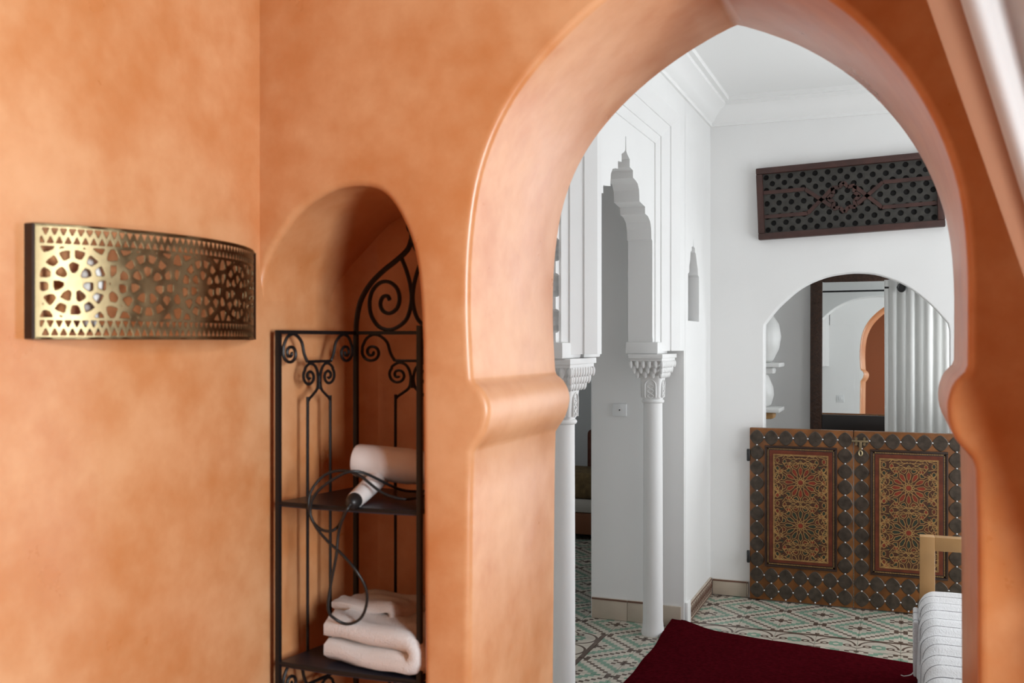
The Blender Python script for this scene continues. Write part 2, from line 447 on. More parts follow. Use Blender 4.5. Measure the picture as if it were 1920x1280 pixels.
# right wall with its window opening
wall_right = structure(slab('wall_right', [(-1.7, -.02), (1.749, -.02), (1.749, 2.8), (-1.7, 2.8)], [[(-.19, 1.02), (.63, 1.02), (.63, 2.2), (-.19, 2.2)]],
     XX, 1.2, 1.36, [M['orange']]*3, bev=(.015, .01)))
structure(box('wall_back', (-1.4, -1.8, -.02), (1.36, -1.68, 2.8), M['darkwood']))
structure(box('floor_bathroom', (-1.42, -1.8, -.06), (1.4, 1.76, -.004), M['darkwood']))
structure(box('ceiling_bathroom', (-1.42, -1.8, 2.78), (1.4, 1.76, 2.85), M['grille']))
def window_frame(name, axis, a0, a1, z0, z1, d, t=.05, mull=1):
    bm = bmesh.new()
    def bar(aa, zz):
        lo = (d, aa[0], zz[0]) if axis == 'x' else (aa[0], d, zz[0]); hi = (d+.03, aa[1], zz[1]) if axis == 'x' else (aa[1], d+.03, zz[1])
        bx(bm, lo, hi, .004, 1)
    bar((a0, a0+t), (z0, z1)); bar((a1-t, a1), (z0, z1)); bar((a0+t, a1-t), (z0, z0+t)); bar((a0+t, a1-t), (z1-t, z1))
    for k in range(mull):
        c = a0+(a1-a0)*(k+1)/(mull+1); bar((c-.015, c+.015), (z0+t, z1-t))
    return structure(finish(name, bm, M['shelfwhite']))
window_frame('window_1', 'x', -.19, .63, 1.02, 2.2, 1.30)

# ------------------------------------------------------------------ white hall
CH = 2.92; YF = 5.95
far_hole = [(-.774, -.02), (-.774, 1.56)] + [(v.x, v.y) for v in smooth_path([Vector((*p, 0)) for p in
   [(-.772, 1.60), (-.689, 1.702), (-.57, 1.806), (-.452, 1.862), (-.35, 1.884), (-.25, 1.889), (-.137, 1.872), (.002, 1.810), (.125, 1.706), (.214, 1.60)]], 4)] + [(.222, 1.56), (.226, -.02)]
wall_far = structure(slab('wall_far', [(-1.2, -.08), (1.5, -.08), (1.5, WT), (-1.2, WT)], [far_hole, [(.50, .06), (1.36, .06), (1.36, 2.4), (.50, 2.4)]], XY, YF, YF+.11,
     [M['white']]*3, bev=(.008, .006)))
window_frame('window_2', 'y', .50, 1.36, .06, 2.4, 6.02, mull=1)
wall_hall_right = structure(slab('wall_hall_right', [(Y1, -.02), (5.96, -.02), (5.96, WT), (Y1, WT)], [[(3.65, .06), (5.35, .06), (5.35, 2.4), (3.65, 2.4)]], XX, 1.45, 1.58,
     [M['white']]*3, bev=(.01, .01)))
window_frame('window_3', 'x', 3.65, 5.35, .06, 2.4, 1.53, mull=1)
structure(box('floor', (-3.4, 2.2, -.06), (1.6, 8.3, -.003), M['tile']))
floor = bpy.data.objects['floor']
structure(box('ceiling', (-3.4, 2.2, CH), (1.6, 8.3, CH+.06), M['ceil']))

# short wall between arcade and far wall, with a small stepped slit
XL = -1.085
slit = [(5.30, 1.612), (5.30, 1.862), (5.335, 1.872), (5.335, 1.905), (5.36, 1.94), (5.37, 1.985), (5.40, 1.992), (5.40, 2.015), (5.44, 2.02), (5.446, 2.06), (5.454, 2.06), (5.46, 2.02),
        (5.495, 2.015), (5.495, 1.992), (5.52, 1.985), (5.545, 1.94), (5.575, 1.905), (5.575, 1.872), (5.61, 1.862), (5.61, 1.612)]
structure(slab('wall_hall_left', [(5.22, -.02), (5.951, -.02), (5.951, WT), (5.22, WT)], [slit], XX, XL-.09, XL, [M['white']]*3, bev=(.002, .003), seg=2))
# end wall of the alcove with an arched doorway
door_hole = [(-2.29, -.02), (-2.29, 1.28)] + [(-1.945+.345*math.cos(PI-a*PI/14), 1.28+.42*math.sin(PI-a*PI/14)) for a in range(1, 14)] + [(-1.60, 1.28), (-1.60, -.02)]
structure(slab('wall_alcove_end', [(-3.4, -.08), (XL-.002, -.08), (XL-.002, WT), (-3.4, WT)], [door_hole], XY, 5.2, 5.31, [M['white']]*3, bev=(.02, .01)))
structure(box('wall_alcove_back', (-2.55, 2.24, -.02), (-2.42, 5.21, WT), M['white']))

# the arcade: plate with two carved arches, columns below
AX0, AX1 = -1.307, -1.182
half = [(.004, 2.43), (.008, 2.365), (.03, 2.352), (.07, 2.338), (.07, 2.302), (.13, 2.296), (.13, 2.262), (.17, 2.258), (.215, 2.248), (.243, 2.222), (.25, 2.19), (.25, 2.168), (.30, 2.162), (.36, 2.156), (.36, 2.122),
        (.42, 2.116), (.465, 2.095), (.487, 2.06), (.49, 2.012), (.51, 2.004), (.51, 1.53), (.515, 1.512)]
def arch_open(c, wid, scallop=False):
    r = [(c+y*wid, z) for y, z in half]; l = [(c-y*wid, z) for y, z in half]
    if scallop:
        r = [q for q in r if q[1] > 1.99]
        e = c+.51*wid
        for z0 in (1.965, 1.835, 1.705, 1.575):
            r += [(e+.075*math.sin(PI*k/8), z0+.044*math.cos(PI*k/8)) for k in range(9)]
        r += [(e, 1.512)]
    return l[::-1] + r
arcA = arch_open(4.385, 1.0) ; arcB = arch_open(2.905, 1.0, True)
outer = [(Y1-.01, 1.44), (2.38, 1.44)] + [(2.38, 1.512)] + arcB + [(3.425, 1.44), (3.86, 1.44)] + arcA + [(4.905, 1.44), (5.21, 1.44), (5.21, WT), (Y1-.01, WT)]
wall_arcade = structure(slab('wall_arcade', outer, [], XX, AX0, AX1, [M['white']]*3, smooth=28))
# projecting face: shallow stepped splay around each arch, flush with the neighbouring wall
def splay():
    prof = [(.552, AX1-.003, 2.50), (.552, AX1+.007, 2.50), (.592, AX1+.022, 2.54), (.592, AX1+.028, 2.54), (.655, AX1+.058, 2.60), (.655, AX1+.064, 2.60), (.712, XL, 2.66)]
    zb = 1.452
    for c in (2.905, 4.385):
        bm = bmesh.new(); rings = []
        for w_, x, zt in prof:
            rings.append([bm.verts.new((x, y, z)) for y, z in ((c-w_, zb), (c-w_, zt), (c+w_, zt), (c+w_, zb))])
        for A, B in zip(rings, rings[1:]):
            for k in range(3): bm.faces.new((A[k], A[k+1], B[k+1], B[k]))
        # feet
        for k in (0, 3):
            bk = bm.verts.new((AX1-.003, c-.712 if k == 0 else c+.712, zb)); bm.faces.new([r[k] for r in rings]+[bk])
        finish('moulding', bm, M['white'], wall_arcade, 20)
    o = [(Y1-.01, WT-.01), (Y1-.01, 2.66), (2.905-.712, 2.66), (2.905+.712, 2.66), (2.905+.712, zb), (4.385-.712, zb), (4.385-.712, 2.66), (4.385+.712, 2.66), (4.385+.712, zb), (5.222, zb), (5.222, WT-.01)]
    slab('face_panel', o, [], XX, AX1-.002, XL, [M['white']]*3, parent=wall_arcade, smooth=30)
splay()
# small steps under the feet of the arches
for c, s in ((4.905, 1), (3.865, -1), (3.425, 1)):
    ya, yb = (c-.02, c+.2) if s > 0 else (c-.2, c+.02)
    box('corbel', (AX0-.012, ya, 1.437), (AX1+.03, yb, 1.497), M['white'], wall_arcade, .008)

# cornice
def cornice(name, pts):
    """swept cove, points run so that the wall is to the right"""
    prof = [(0, 0), (.012, 0), (.012, .02), (.03, .03), (.045, .055), (.075, .085), (.105, .1), (.105, .12), (.13, .12), (.13, .145), (0, .145)]
    bm = bmesh.new(); rings = []
    n = len(pts)
    for i, p in enumerate(pts):
        p = Vector(p)
        d1 = (Vector(pts[i])-Vector(pts[i-1])).normalized() if i else (Vector(pts[1])-Vector(pts[0])).normalized()
        d2 = (Vector(pts[i+1])-Vector(pts[i])).normalized() if i < n-1 else d1
        n1 = Vector((-d1.y, d1.x)); n2 = Vector((-d2.y, d2.x)); m = (n1+n2).normalized(); m /= max(.3, m.dot(n1))
        rings.append([bm.verts.new((p.x+m.x*a, p.y+m.y*a, CH-.145+b)) for a, b in prof])
    for A, B in zip(rings, rings[1:]):
        for k in range(len(prof)): bm.faces.new((A[k], A[(k+1) % len(prof)], B[(k+1) % len(prof)], B[k]))
    return structure(finish(name, bm, M['ceil'], None, 35))
cornice('trim_1', [(1.45, 2.25), (1.45, YF), (XL, YF), (XL, 2.25), (1.45, 2.25)])

# side rooms
structure(box('wall_dressing_left', (-1.15, 6.05, -.02), (-1.02, 7.15, WT), M['white']))
structure(box('wall_dressing_back', (-1.15, 7.1, -.02), (.6, 7.2, WT), M['white']))
structure(slab('wall_dressing_right', [(6.05, -.02), (7.11, -.02), (7.11, WT), (6.05, WT)], [[(6.37, 1.1), (6.87, 1.1), (6.87, 1.9), (6.37, 1.9)]], XX, .42, .52, [M['white']]*3))
structure(box('wall_salon_back', (-3.4, 8.2, -.02), (-1.0, 8.3, WT), M['white']))
structure(slab('wall_salon_left', [(5.2, -.02), (8.3, -.02), (8.3, WT), (5.2, WT)], [[(6.2, 1.0), (7.0, 1.0), (7.0, 2.0), (6.2, 2.0)]], XX, -3.4, -3.3, [M['white']]*3))  # opening is added so the salon fill can reach the room
structure(box('wall_salon_right', (-1.16, 5.96, -.02), (-1.152, 8.3, WT), M['white']))

# ------------------------------------------------------------------ floor tiles, each one a piece of the floor
def tile_mesh(name, m):
    bm = bmesh.new(); h = TILE/2-.0009
    v = [bm.verts.new((x*h, y*h, -.004)) for x, y in ((-1, -1), (1, -1), (1, 1), (-1, 1))]
    t = [bm.verts.new((x*(h-.0008), y*(h-.0008), .0)) for x, y in ((-1, -1), (1, -1), (1, 1), (-1, 1))]
    bm.faces.new(t)
    for i in range(4): bm.faces.new((v[i], v[(i+1) % 4], t[(i+1) % 4], t[i]))
    me = bpy.data.meshes.new(name); bm.to_mesh(me); bm.free(); me.materials.append(m); return me
tm = {k: tile_mesh('tile_'+k, M[m]) for k, m in (('field', 'tile'), ('border', 'tile_bx'), ('side', 'tile_by'))}
for i in range(-8, 4):
    for j in range(-10, 1):
        cx = TX0+(i+.5)*TILE; cy = TY0+(j+.5)*TILE
        if cy > 5.2 and cx < XL: 
            if cy-.1 > 5.16: continue
        k = 'field'
        if cx > -1.15 and BY-TILE < cy < BY: k = 'border'
        if BX-TILE < cx < BX and cy < 4.95: k = 'side'
        t = bpy.data.objects.new('floor_tile', tm[k]); COL.objects.link(t); t.parent = floor
        t.location = (cx, cy, random.uniform(-.0004, .0004))
# skirting tiles
def skirting(parent_name, axis, a0, a1, d, sgn, h=.092, ln=.2, line=True, first=None):
    par = bpy.data.objects[parent_name]
    n = max(1, math.ceil((a1-a0)/ln-.05)); k = 0; a = a0
    while a < a1-.01:
        b = min(a+ln, a1)
        lo = (a+.001, d, .001) if axis == 'y' else (d, a+.001, .001)
        dd = d+sgn*.013
        hi = (b-.001, dd, h) if axis == 'y' else (dd, b-.001, h)
        lo2 = tuple(min(p, q) for p, q in zip(lo, hi)); hi2 = tuple(max(p, q) for p, q in zip(lo, hi))
        t = box('skirting_tile', lo2, hi2, M['tilecream'], par, .002)
        if line:
            e = sgn*.002
            lo = (a+.002, d, h-.010) if axis == 'y' else (d, a+.002, h-.010)
            hi = (b-.002, dd+e, h-.001) if axis == 'y' else (dd+e, b-.002, h-.001)
            box('brown_line', tuple(min(p, q) for p, q in zip(lo, hi)), tuple(max(p, q) for p, q in zip(lo, hi)), M['tilebrown'], t)
        a = b
skirting('wall_alcove_end', 'y', -1.59, -1.30, 5.2, -1, .113)
skirting('wall_alcove_end', 'y', -1.30, -1.09, 5.2, -1, .105, line=False)
skirting('wall_far', 'y', -1.07, -.86, YF, -1)
# patterned skirting on the short wall
par = bpy.data.objects['wall_hall_left']
for k in range(4):
    a = 5.30+k*.16; b = min(a+.16, 5.945)
    t = box('skirting_tile', (XL, a+.001, .001), (XL+.012, b-.001, .10), M['tilecream'], par, .002)
    bm = bmesh.new()
    bx(bm, (XL+.0115, a+.003, .09), (XL+.0135, b-.003, .097)); bx(bm, (XL+.0115, a+.003, .006), (XL+.0135, b-.003, .012))
    nn = 4
    for q in range(nn):
        c = a+(q+.5)*(b-a)/nn
        tube(bm, [(XL+.0125, c-.013, .02), (XL+.0125, c, .075), (XL+.0125, c+.013, .02)], .0022, 4)
        tube(bm, [(XL+.0125, c+.02, .085), (XL+.0125, c+.02, .045)], .002, 4)
    finish('painted_motif', bm, M['tilebrown'], t)
box('plaster_foot', (XL-.001, 5.215, .001), (XL+.016, 5.30, .125), M['white'], par, .006)

# ------------------------------------------------------------------ columns
def build_column():
    root = empty('column', (0, 0, 0), 'white plaster column', 'column')
    bm = bmesh.new()
    prof = [(.058, 0), (.0595, .012), (.0555, .03), (.0515, .07), (.0505, .3), (.0500, .7), (.0490, 1.0), (.0485, 1.19)]
    lathe(bm, prof, (0, 0, 0), 36); finish('shaft', bm, M['white'], root, 60)
    bm = bmesh.new(); lathe(bm, [(.047, 1.184), (.055, 1.188), (.058, 1.195), (.055, 1.202), (.047, 1.206)], (0, 0, 0), 36)
    finish('neck_ring', bm, M['white'], root, 60)
    bm = bmesh.new()
    def ring(hx, hy, z, c):   # rounded rectangle
        out = []
        for k in range(32):
            a = 2*PI*(k+.5)/32; ca, sa = math.cos(a), math.sin(a); e = c
            out.append(bm.verts.new((hx*math.copysign(abs(ca)**e, ca), hy*math.copysign(abs(sa)**e, sa), z)))
        return out
    lv = [(.047, .047, 1.203, .8), (.049, .05, 1.215, .35), (.052, .054, 1.29, .3), (.056, .062, 1.315, .35), (.062, .082, 1.330, .5), (.070, .10, 1.352, .45), (.074, .115, 1.368, .35), (.078, .135, 1.386, .25), (.080, .145, 1.408, .15)]
    rg = [ring(*l) for l in lv]
    for A, B in zip(rg, rg[1:]):
        for k in range(32): bm.faces.new((A[k], A[(k+1) % 32], B[(k+1) % 32], B[k]))
    bm.faces.new(rg[0][::-1]); bm.faces.new(rg[-1])
    cap = finish('capital', bm, M['white_carved'], root, 35)
    bm = bmesh.new()
    bx(bm, (-.082, -.15, 1.402), (.082, .15, 1.416), .003); bx(bm, (-.088, -.165, 1.415), (.088, .165, 1.437), .004)
    finish('abacus', bm, M['white'], cap, 35)
    # muqarnas drops in three rows
    bm = bmesh.new()
    def drop(x, y, z, w_, h):
        r = bmesh.ops.create_uvsphere(bm, u_segments=8, v_segments=6, radius=1)
        for v in r['verts']: v.co = Vector((x+v.co.x*w_, y+v.co.y*w_, z+v.co.z*h*(1.25 if v.co.z < 0 else .9)))
    for hx, hy, z, nx, ny, wd, h in ((.079, .146, 1.388, 6, 10, .0105, .019), (.070, .116, 1.362, 5, 8, .0115, .02), (.060, .088, 1.338, 4, 6, .0125, .02)):
        for k in range(nx):
            x = -hx+2*hx*k/(nx-1)
            for s in (-1, 1): drop(x, s*hy*.97, z, wd, h)
        for k in range(1, ny-1):
            y = -hy+2*hy*k/(ny-1)
            for s in (-1, 1): drop(s*hx*.97, y, z, wd, h)
    finish('muqarnas', bm, M['white_carved'], cap, 60)
    # raised panels on the neck
    for a in range(4):
        bm = bmesh.new()
        pts = []
        for k in range(13):
            t = PI*k/12; pts.append((.028*math.cos(t), 1.275+.03*math.sin(t)))
        pts = [(.028, 1.215)] + pts + [(-.028, 1.215)]
        n_ = Vector((math.cos(a*PI/2), math.sin(a*PI/2), 0)); tt = Vector((-n_.y, n_.x, 0)); dd = .053
        tube(bm, [n_*(dd+.003*(z-1.215)/.1)+tt*x+Vector((0, 0, z)) for x, z in pts], .0035, 6)
        for q in range(3):
            z = 1.225+q*.024
            tube(bm, [n_*dd+tt*(.016*math.sin(u*.9))+Vector((0, 0, z+.006*u-.012)) for u in range(5)], .003, 5)
            tube(bm, [n_*dd+tt*(-.016*math.sin(u*.9))+Vector((0, 0, z+.006*u-.012)) for u in range(5)], .003, 5)
        finish('carved_panel', bm, M['white_carved'], cap, 60)
    return root
def copy_tree(o, parent=None):
    c = o.copy(); COL.objects.link(c); c.parent = parent
    for ch in list(o.children): copy_tree(ch, c)
    return c
colm = build_column(); colm.location = (-1.208, 5.015, 0)
tag(colm, 'slim white column with carved capital beside the dark red rug corner', 'column', 'arcade columns')
c2 = copy_tree(colm); c2.location = (-1.222, 3.605, 0)
tag(c2, 'slim white column with carved capital just behind the orange arch jamb', 'column', 'arcade columns')

# ------------------------------------------------------------------ switches
def plate(name, label, lo, hi, dot, mats=M['plastic'], group=None):
    loc = ((lo[0]+hi[0])/2, (lo[1]+hi[1])/2, lo[2])
    e = empty(name, loc, label, 'switch', group)
    box('cover', lo, hi, mats, e, .003)
    for d in dot:
        bm = bmesh.new(); lathe(bm, [(d[3], -.002), (d[3], .0015), (d[3]*.6, .0025)], d[:3], 12, 'y'); finish('socket_hole', bm, M['rubber'], e)
    return e
p = (-1.435, 5.2)
plate('wall_socket', 'square white wall outlet with a small dark hole on the grey alcove wall', (-1.472, 5.188, 1.098), (-1.395, 5.2, 1.165), [(-1.432, 5.187, 1.132, .004)])
e = empty('light_switch', (-1.0, 2.256, 1.05), 'white light switch reflected in the mirror beside the orange arch', 'switch')
box('cover', (-1.04, 2.25, 1.05), (-.96, 2.26, 1.13), M['plastic'], e, .003); box('rocker', (-1.018, 2.258, 1.07), (-.982, 2.265, 1.11), M['plastic'], e, .002)

# ------------------------------------------------------------------ wooden grille above the arch
def grille():
    X0, X1, Z0, Z1 = -.798, .20, 2.09, 2.505; yb, yf = 5.95, 5.90
    e = empty('ventilation_grille', (X0, yb, Z0), 'dark carved wooden lattice grille high on the white far wall', 'grille')
    fr = .036
    for lo, hi in (((X0, Z0), (X1, Z0+fr)), ((X0, Z1-fr), (X1, Z1)), ((X0, Z0+fr), (X0+fr, Z1-fr)), ((X1-fr, Z0+fr), (X1, Z1-fr))):
        box('frame_bar', (lo[0], yf, lo[1]), (hi[0], yb, hi[1]), M['grille'], e, .006)
    box('backing', (X0+.02, yb-.012, Z0+.02), (X1-.02, yb-.002, Z1-.02), M['black'], e)
    W = X1-X0-2*fr; Hh = Z1-Z0-2*fr; nx = 27; nz = 9; holes = []
    for i in range(nx):
        for j in range(nz):
            if (i+j) % 2: continue
            hx_, hz_ = X0+fr+(i+.5)*W/nx, Z0+fr+(j+.5)*Hh/nz
            holes.append([(hx_+.0155*math.cos(k*PI/5), hz_+.0155*math.sin(k*PI/5)) for k in range(10)])
    lt = slab('lattice', [(X0+.03, Z0+.03), (X1-.03, Z0+.03), (X1-.03, Z1-.03), (X0+.03, Z1-.03)], holes, XY, yb-.026, yb-.013, [M['lattice']]*3, parent=e, bev=(.003, 0), seg=2, smooth=40)
    y = yb-.032; cx = (X0+X1)/2-.02; cz = (Z0+Z1)/2
    A = [[(X0+fr, cz+.065), (cx-.19, cz+.065), (cx-.10, cz-.005), (cx-.16, cz-.075), (X0+fr, cz-.075)][::1]]
    bars = []
    def pl(pts):
        for p_, q_ in zip(pts, pts[1:]): bars.append((p_, q_))
    pl([(X0+fr, cz+.065), (cx-.21, cz+.065), (cx-.07, cz-.045)]); pl([(X0+fr, cz-.075), (cx-.20, cz-.075), (cx-.06, cz+.055)])
    pl([(X1-fr, cz+.065), (cx+.21, cz+.065), (cx+.07, cz-.045)]); pl([(X1-fr, cz-.075), (cx+.20, cz-.075), (cx+.06, cz+.055)])
    # eight-pointed star in the middle
    s = .085
    st = [(cx+s*(1 if k % 2 == 0 else .72)*math.cos(PI/8*k+PI/4*0), cz+s*(1 if k % 2 == 0 else .72)*math.sin(PI/8*k)) for k in range(17)]
    pl(st)
    for p_, q_ in bars:
        d = Vector((q_[0]-p_[0], 0, q_[1]-p_[1])); L = d.length; d.normalize(); nn = Vector((-d.z, 0, d.x))*.0105
        bm = bmesh.new()
        P, Q = Vector((p_[0], y, p_[1])), Vector((q_[0], y, q_[1]))
        v = [bm.verts.new(t) for t in (P-nn, P+nn, Q+nn, Q-nn)]; v2 = [bm.verts.new(t.co+Vector((0, .02, 0))) for t in v]
        bm.faces.new(v)
        for k in range(4): bm.faces.new((v[k], v[(k+1) % 4], v2[(k+1) % 4], v2[k]))
        finish('strap_bar', bm, M['grille'], e)
    e.rotation_euler = (0, -math.radians(2.15), 0)
grille()

# ------------------------------------------------------------------ low gate of two painted leaves
def shape_mesh(name, outline, depth, m, bev=.0015):
    """flat plate in XZ facing -Y, thickness depth, slightly domed edge"""
    bm = bmesh.new()
    inner = offset_loop(outline, -bev*2)
    b = [bm.verts.new((x, 0, z)) for x, z in outline]; f = [bm.verts.new((x, -depth*.6, z)) for x, z in outline]; t = [bm.verts.new((x, -depth, z)) for x, z in inner]
    n = len(b)
    for A, B in ((b, f), (f, t)):
        for k in range(n): bm.faces.new((A[k], A[(k+1) % n], B[(k+1) % n], B[k]))
    bm.faces.new(t)
    bmesh.ops.recalc_face_normals(bm, faces=bm.faces)
    me = bpy.data.meshes.new(name); bm.to_mesh(me); bm.free(); me.materials.append(m); return me
PX, PZ = .081, .0885
def plate_outline(hx, hz):
    out = []
    for k in range(24):
        a = 2*PI*k/24; e_ = 1.5
        q = (abs(math.cos(a))**e_+abs(math.sin(a))**e_)**(-1/e_)
        out.append((hx*math.cos(a)*q, hz*math.sin(a)*q))
    return out
plate_me = shape_mesh('metal_plate', plate_outline(.0405, .0443), .004, M['metalplate'])
dia_me = shape_mesh('diamond_inlay', plate_outline(.030, .034), .003, M['gatewood'])

def pattern(bmS, bmR, bmG, bmB, x0, x1, z0, z1, yy):
    """painted interlace: straps, red, green and brown fields"""
    cx = (x0+x1)/2; W = x1-x0
    def clipseg(p, q):
        (ax, az), (bx_, bz) = p, q; t0, t1 = 0., 1.; dx, dz = bx_-ax, bz-az
        for pp, qq in ((-dx, ax-x0), (dx, x1-ax), (-dz, az-z0), (dz, z1-az)):
            if abs(pp) < 1e-12:
                if qq < 0: return None
            else:
                r = qq/pp
                if pp < 0: t0 = max(t0, r)
                else: t1 = min(t1, r)
        if t0 >= t1: return None
        return (ax+dx*t0, az+dz*t0), (ax+dx*t1, az+dz*t1)
    def seg(p, q, w_=.0016, o=0):
        c = clipseg(p, q)
        if not c: return
        p, q = c
        d = Vector((q[0]-p[0], q[1]-p[1]))
        if d.length < 1e-5: return
        d.normalize(); n = Vector((-d.y, d.x))*w_
        y_ = yy-.0016-random.uniform(0, .0003)
        v = [bmS.verts.new((a[0]+s*n.x, y_, a[1]+s*n.y)) for a, s in ((p, -1), (p, 1), (q, 1), (q, -1))]
        u = [bmS.verts.new((w1.co.x, yy, w1.co.z)) for w1 in v]
        bmS.faces.new(v)
        for k in range(4): bmS.faces.new((v[k], v[(k+1) % 4], u[(k+1) % 4], u[k]))
    def poly(bm, pts):
        if any(not (x0 <= a <= x1 and z0 <= b <= z1) for a, b in pts): return
        bm.faces.new([bm.verts.new((a, yy-.0008, b)) for a, b in pts])
    per = .2465; zc0 = z1-.158
    for r in range(4):
        zc = zc0-r*per
        if zc < z0-.09: break
        P = lambda rad, ang: (cx+rad*math.cos(ang), zc+rad*math.sin(ang))
        bmP = bmG if r % 2 else bmR
        for k in range(12):
            a = PI/6*k+PI/12*0
            # petal with outline
            o = [P(.036, a), P(.050, a+.165), P(.076, a+.155), P(.092, a), P(.076, a-.155), P(.050, a-.165)]
            poly(bmP, [P(.040, a), P(.052, a+.12), P(.075, a+.115), P(.086, a), P(.075, a-.115), P(.052, a-.12)])
            for q in range(6): seg(o[q], o[(q+1) % 6])
            # rays weaving to the heart
            seg(P(.036, a), P(.017, a+.55)); seg(P(.036, a), P(.017, a-.55))
            # outer ring of little arrow shapes
            b_ = a+PI/12
            o2 = [P(.082, b_), P(.094, b_+.15), P(.108, b_+.13), P(.102, b_), P(.108, b_-.13), P(.094, b_-.15)]
            for q in range(6): seg(o2[q], o2[(q+1) % 6])
            poly(bmG if k % 3 else bmB, [P(.086, b_), P(.095, b_+.11), P(.103, b_+.09), P(.099, b_), P(.103, b_-.09), P(.095, b_-.11)])
            seg(P(.092, a), P(.118, a)); 
            seg(P(.108, b_+.13), P(.125, b_+.26)); seg(P(.108, b_-.13), P(.125, b_-.26))
        poly(bmR, [P(.013, PI/6*k) for k in range(12)])
        for k in range(12): seg(P(.016, PI/6*k), P(.016, PI/6*(k+1)))
        # between the rosettes: hexagons along the sides and crossing bands
        zm = zc+per/2
        for s in (-1, 1):
            for (dx, dz, h) in ((.128, 0, .011), (.088, -.006, .010), (.128, -.046, .011), (.128, .046, .011), (.132, -.083, .011), (.132, .083, .011), (.128, -.118, .010)):
                hx, hz = cx+s*dx, zm+dz
                o = [(hx+h*1.0*math.cos(PI/3*k+PI/6), hz+h*1.35*math.sin(PI/3*k+PI/6)) for k in range(6)]
                for q in range(6): seg(o[q], o[(q+1) % 6])
                bq = random.choice((bmR, bmB, bmG)); poly(bq, [(hx+(a-hx)*.7, hz+(b-hz)*.7) for a, b in o])
            for sz in (-1, 1):
                hx, hz = cx+s*.112, zc+sz*.060
                o = [(hx+.0135*math.cos(PI/3*k), hz+.0135*math.sin(PI/3*k)) for k in range(6)]
                for q in range(6): seg(o[q], o[(q+1) % 6])
                poly(bmR, [(hx+(a-hx)*.68, hz+(b-hz)*.68) for a, b in o])
                hx, hz = cx+s*.136, zc+sz*.028
                o = [(hx+.0105*math.cos(PI/3*k+PI/6), hz+.0135*math.sin(PI/3*k+PI/6)) for k in range(6)]
                for q in range(6): seg(o[q], o[(q+1) % 6])
                poly(bmG, [(hx+(a-hx)*.68, hz+(b-hz)*.68) for a, b in o])
                seg((cx+s*.094, zc+sz*.075), (cx+s*.15, zc+sz*.040)); seg((cx+s*.098, zc+sz*.045), (cx+s*.15, zc+sz*.082)); seg((cx+s*.120, zc), (cx+s*.15, zc+sz*.018))
            seg((cx+s*.005, zm+.018), (cx+s*.075, zm-.018)); seg((cx+s*.005, zm-.018), (cx+s*.075, zm+.018))
            for sz in (-1, 1):
                hx, hz = cx+s*.066, zm+sz*.034
                o = [(hx+.0155*math.cos(PI/3*k), hz+.0115*math.sin(PI/3*k)) for k in range(6)]
                for q in range(6): seg(o[q], o[(q+1) % 6])
                poly(bmR, [(hx+(a-hx)*.66, hz+(b-hz)*.66) for a, b in o])
                seg((cx+s*.05, zm+sz*.034), (cx+s*.03, zm+sz*.013)); seg((cx+s*.082, zm+sz*.034), (cx+s*.10, zm+sz*.010))
            seg((cx+s*.10, zm+.025), (cx+s*.15, zm+.015)); seg((cx+s*.10, zm-.025), (cx+s*.15, zm-.015))
            seg((cx+s*.11, zm+.04), (cx+s*.145, zm+.10)); seg((cx+s*.11, zm-.04), (cx+s*.145, zm-.10))
            seg((cx+s*.145, zm+.03), (cx+s*.113, zm+.10)); seg((cx+s*.145, zm-.03), (cx+s*.113, zm-.10))
            st = [(cx+s*.104+(.014 if k % 2 == 0 else .006)*math.cos(PI/5*k+.3), zm+s*0+.03+(.014 if k % 2 == 0 else .006)*math.sin(PI/5*k+.3)) for k in range(10)]
            poly(bmG, st); poly(bmG, [(a, 2*zm-b) for a, b in st][::-1])
        seg((cx-.09, zm+.013), (cx+.09, zm+.013)); seg((cx-.09, zm-.013), (cx+.09, zm-.013))
        for dx in (-.045, 0, .045): poly(bmG, [(cx+dx-.012, zm), (cx+dx, zm+.007), (cx+dx+.012, zm), (cx+dx, zm-.007)])
    for ins in (0.001, .006):
        seg((x0+ins, z0+ins), (x1-ins, z0+ins)); seg((x0+ins, z1-ins), (x1-ins, z1-ins)); seg((x0+ins, z0+ins), (x0+ins, z1-ins)); seg((x1-ins, z0+ins), (x1-ins, z1-ins))

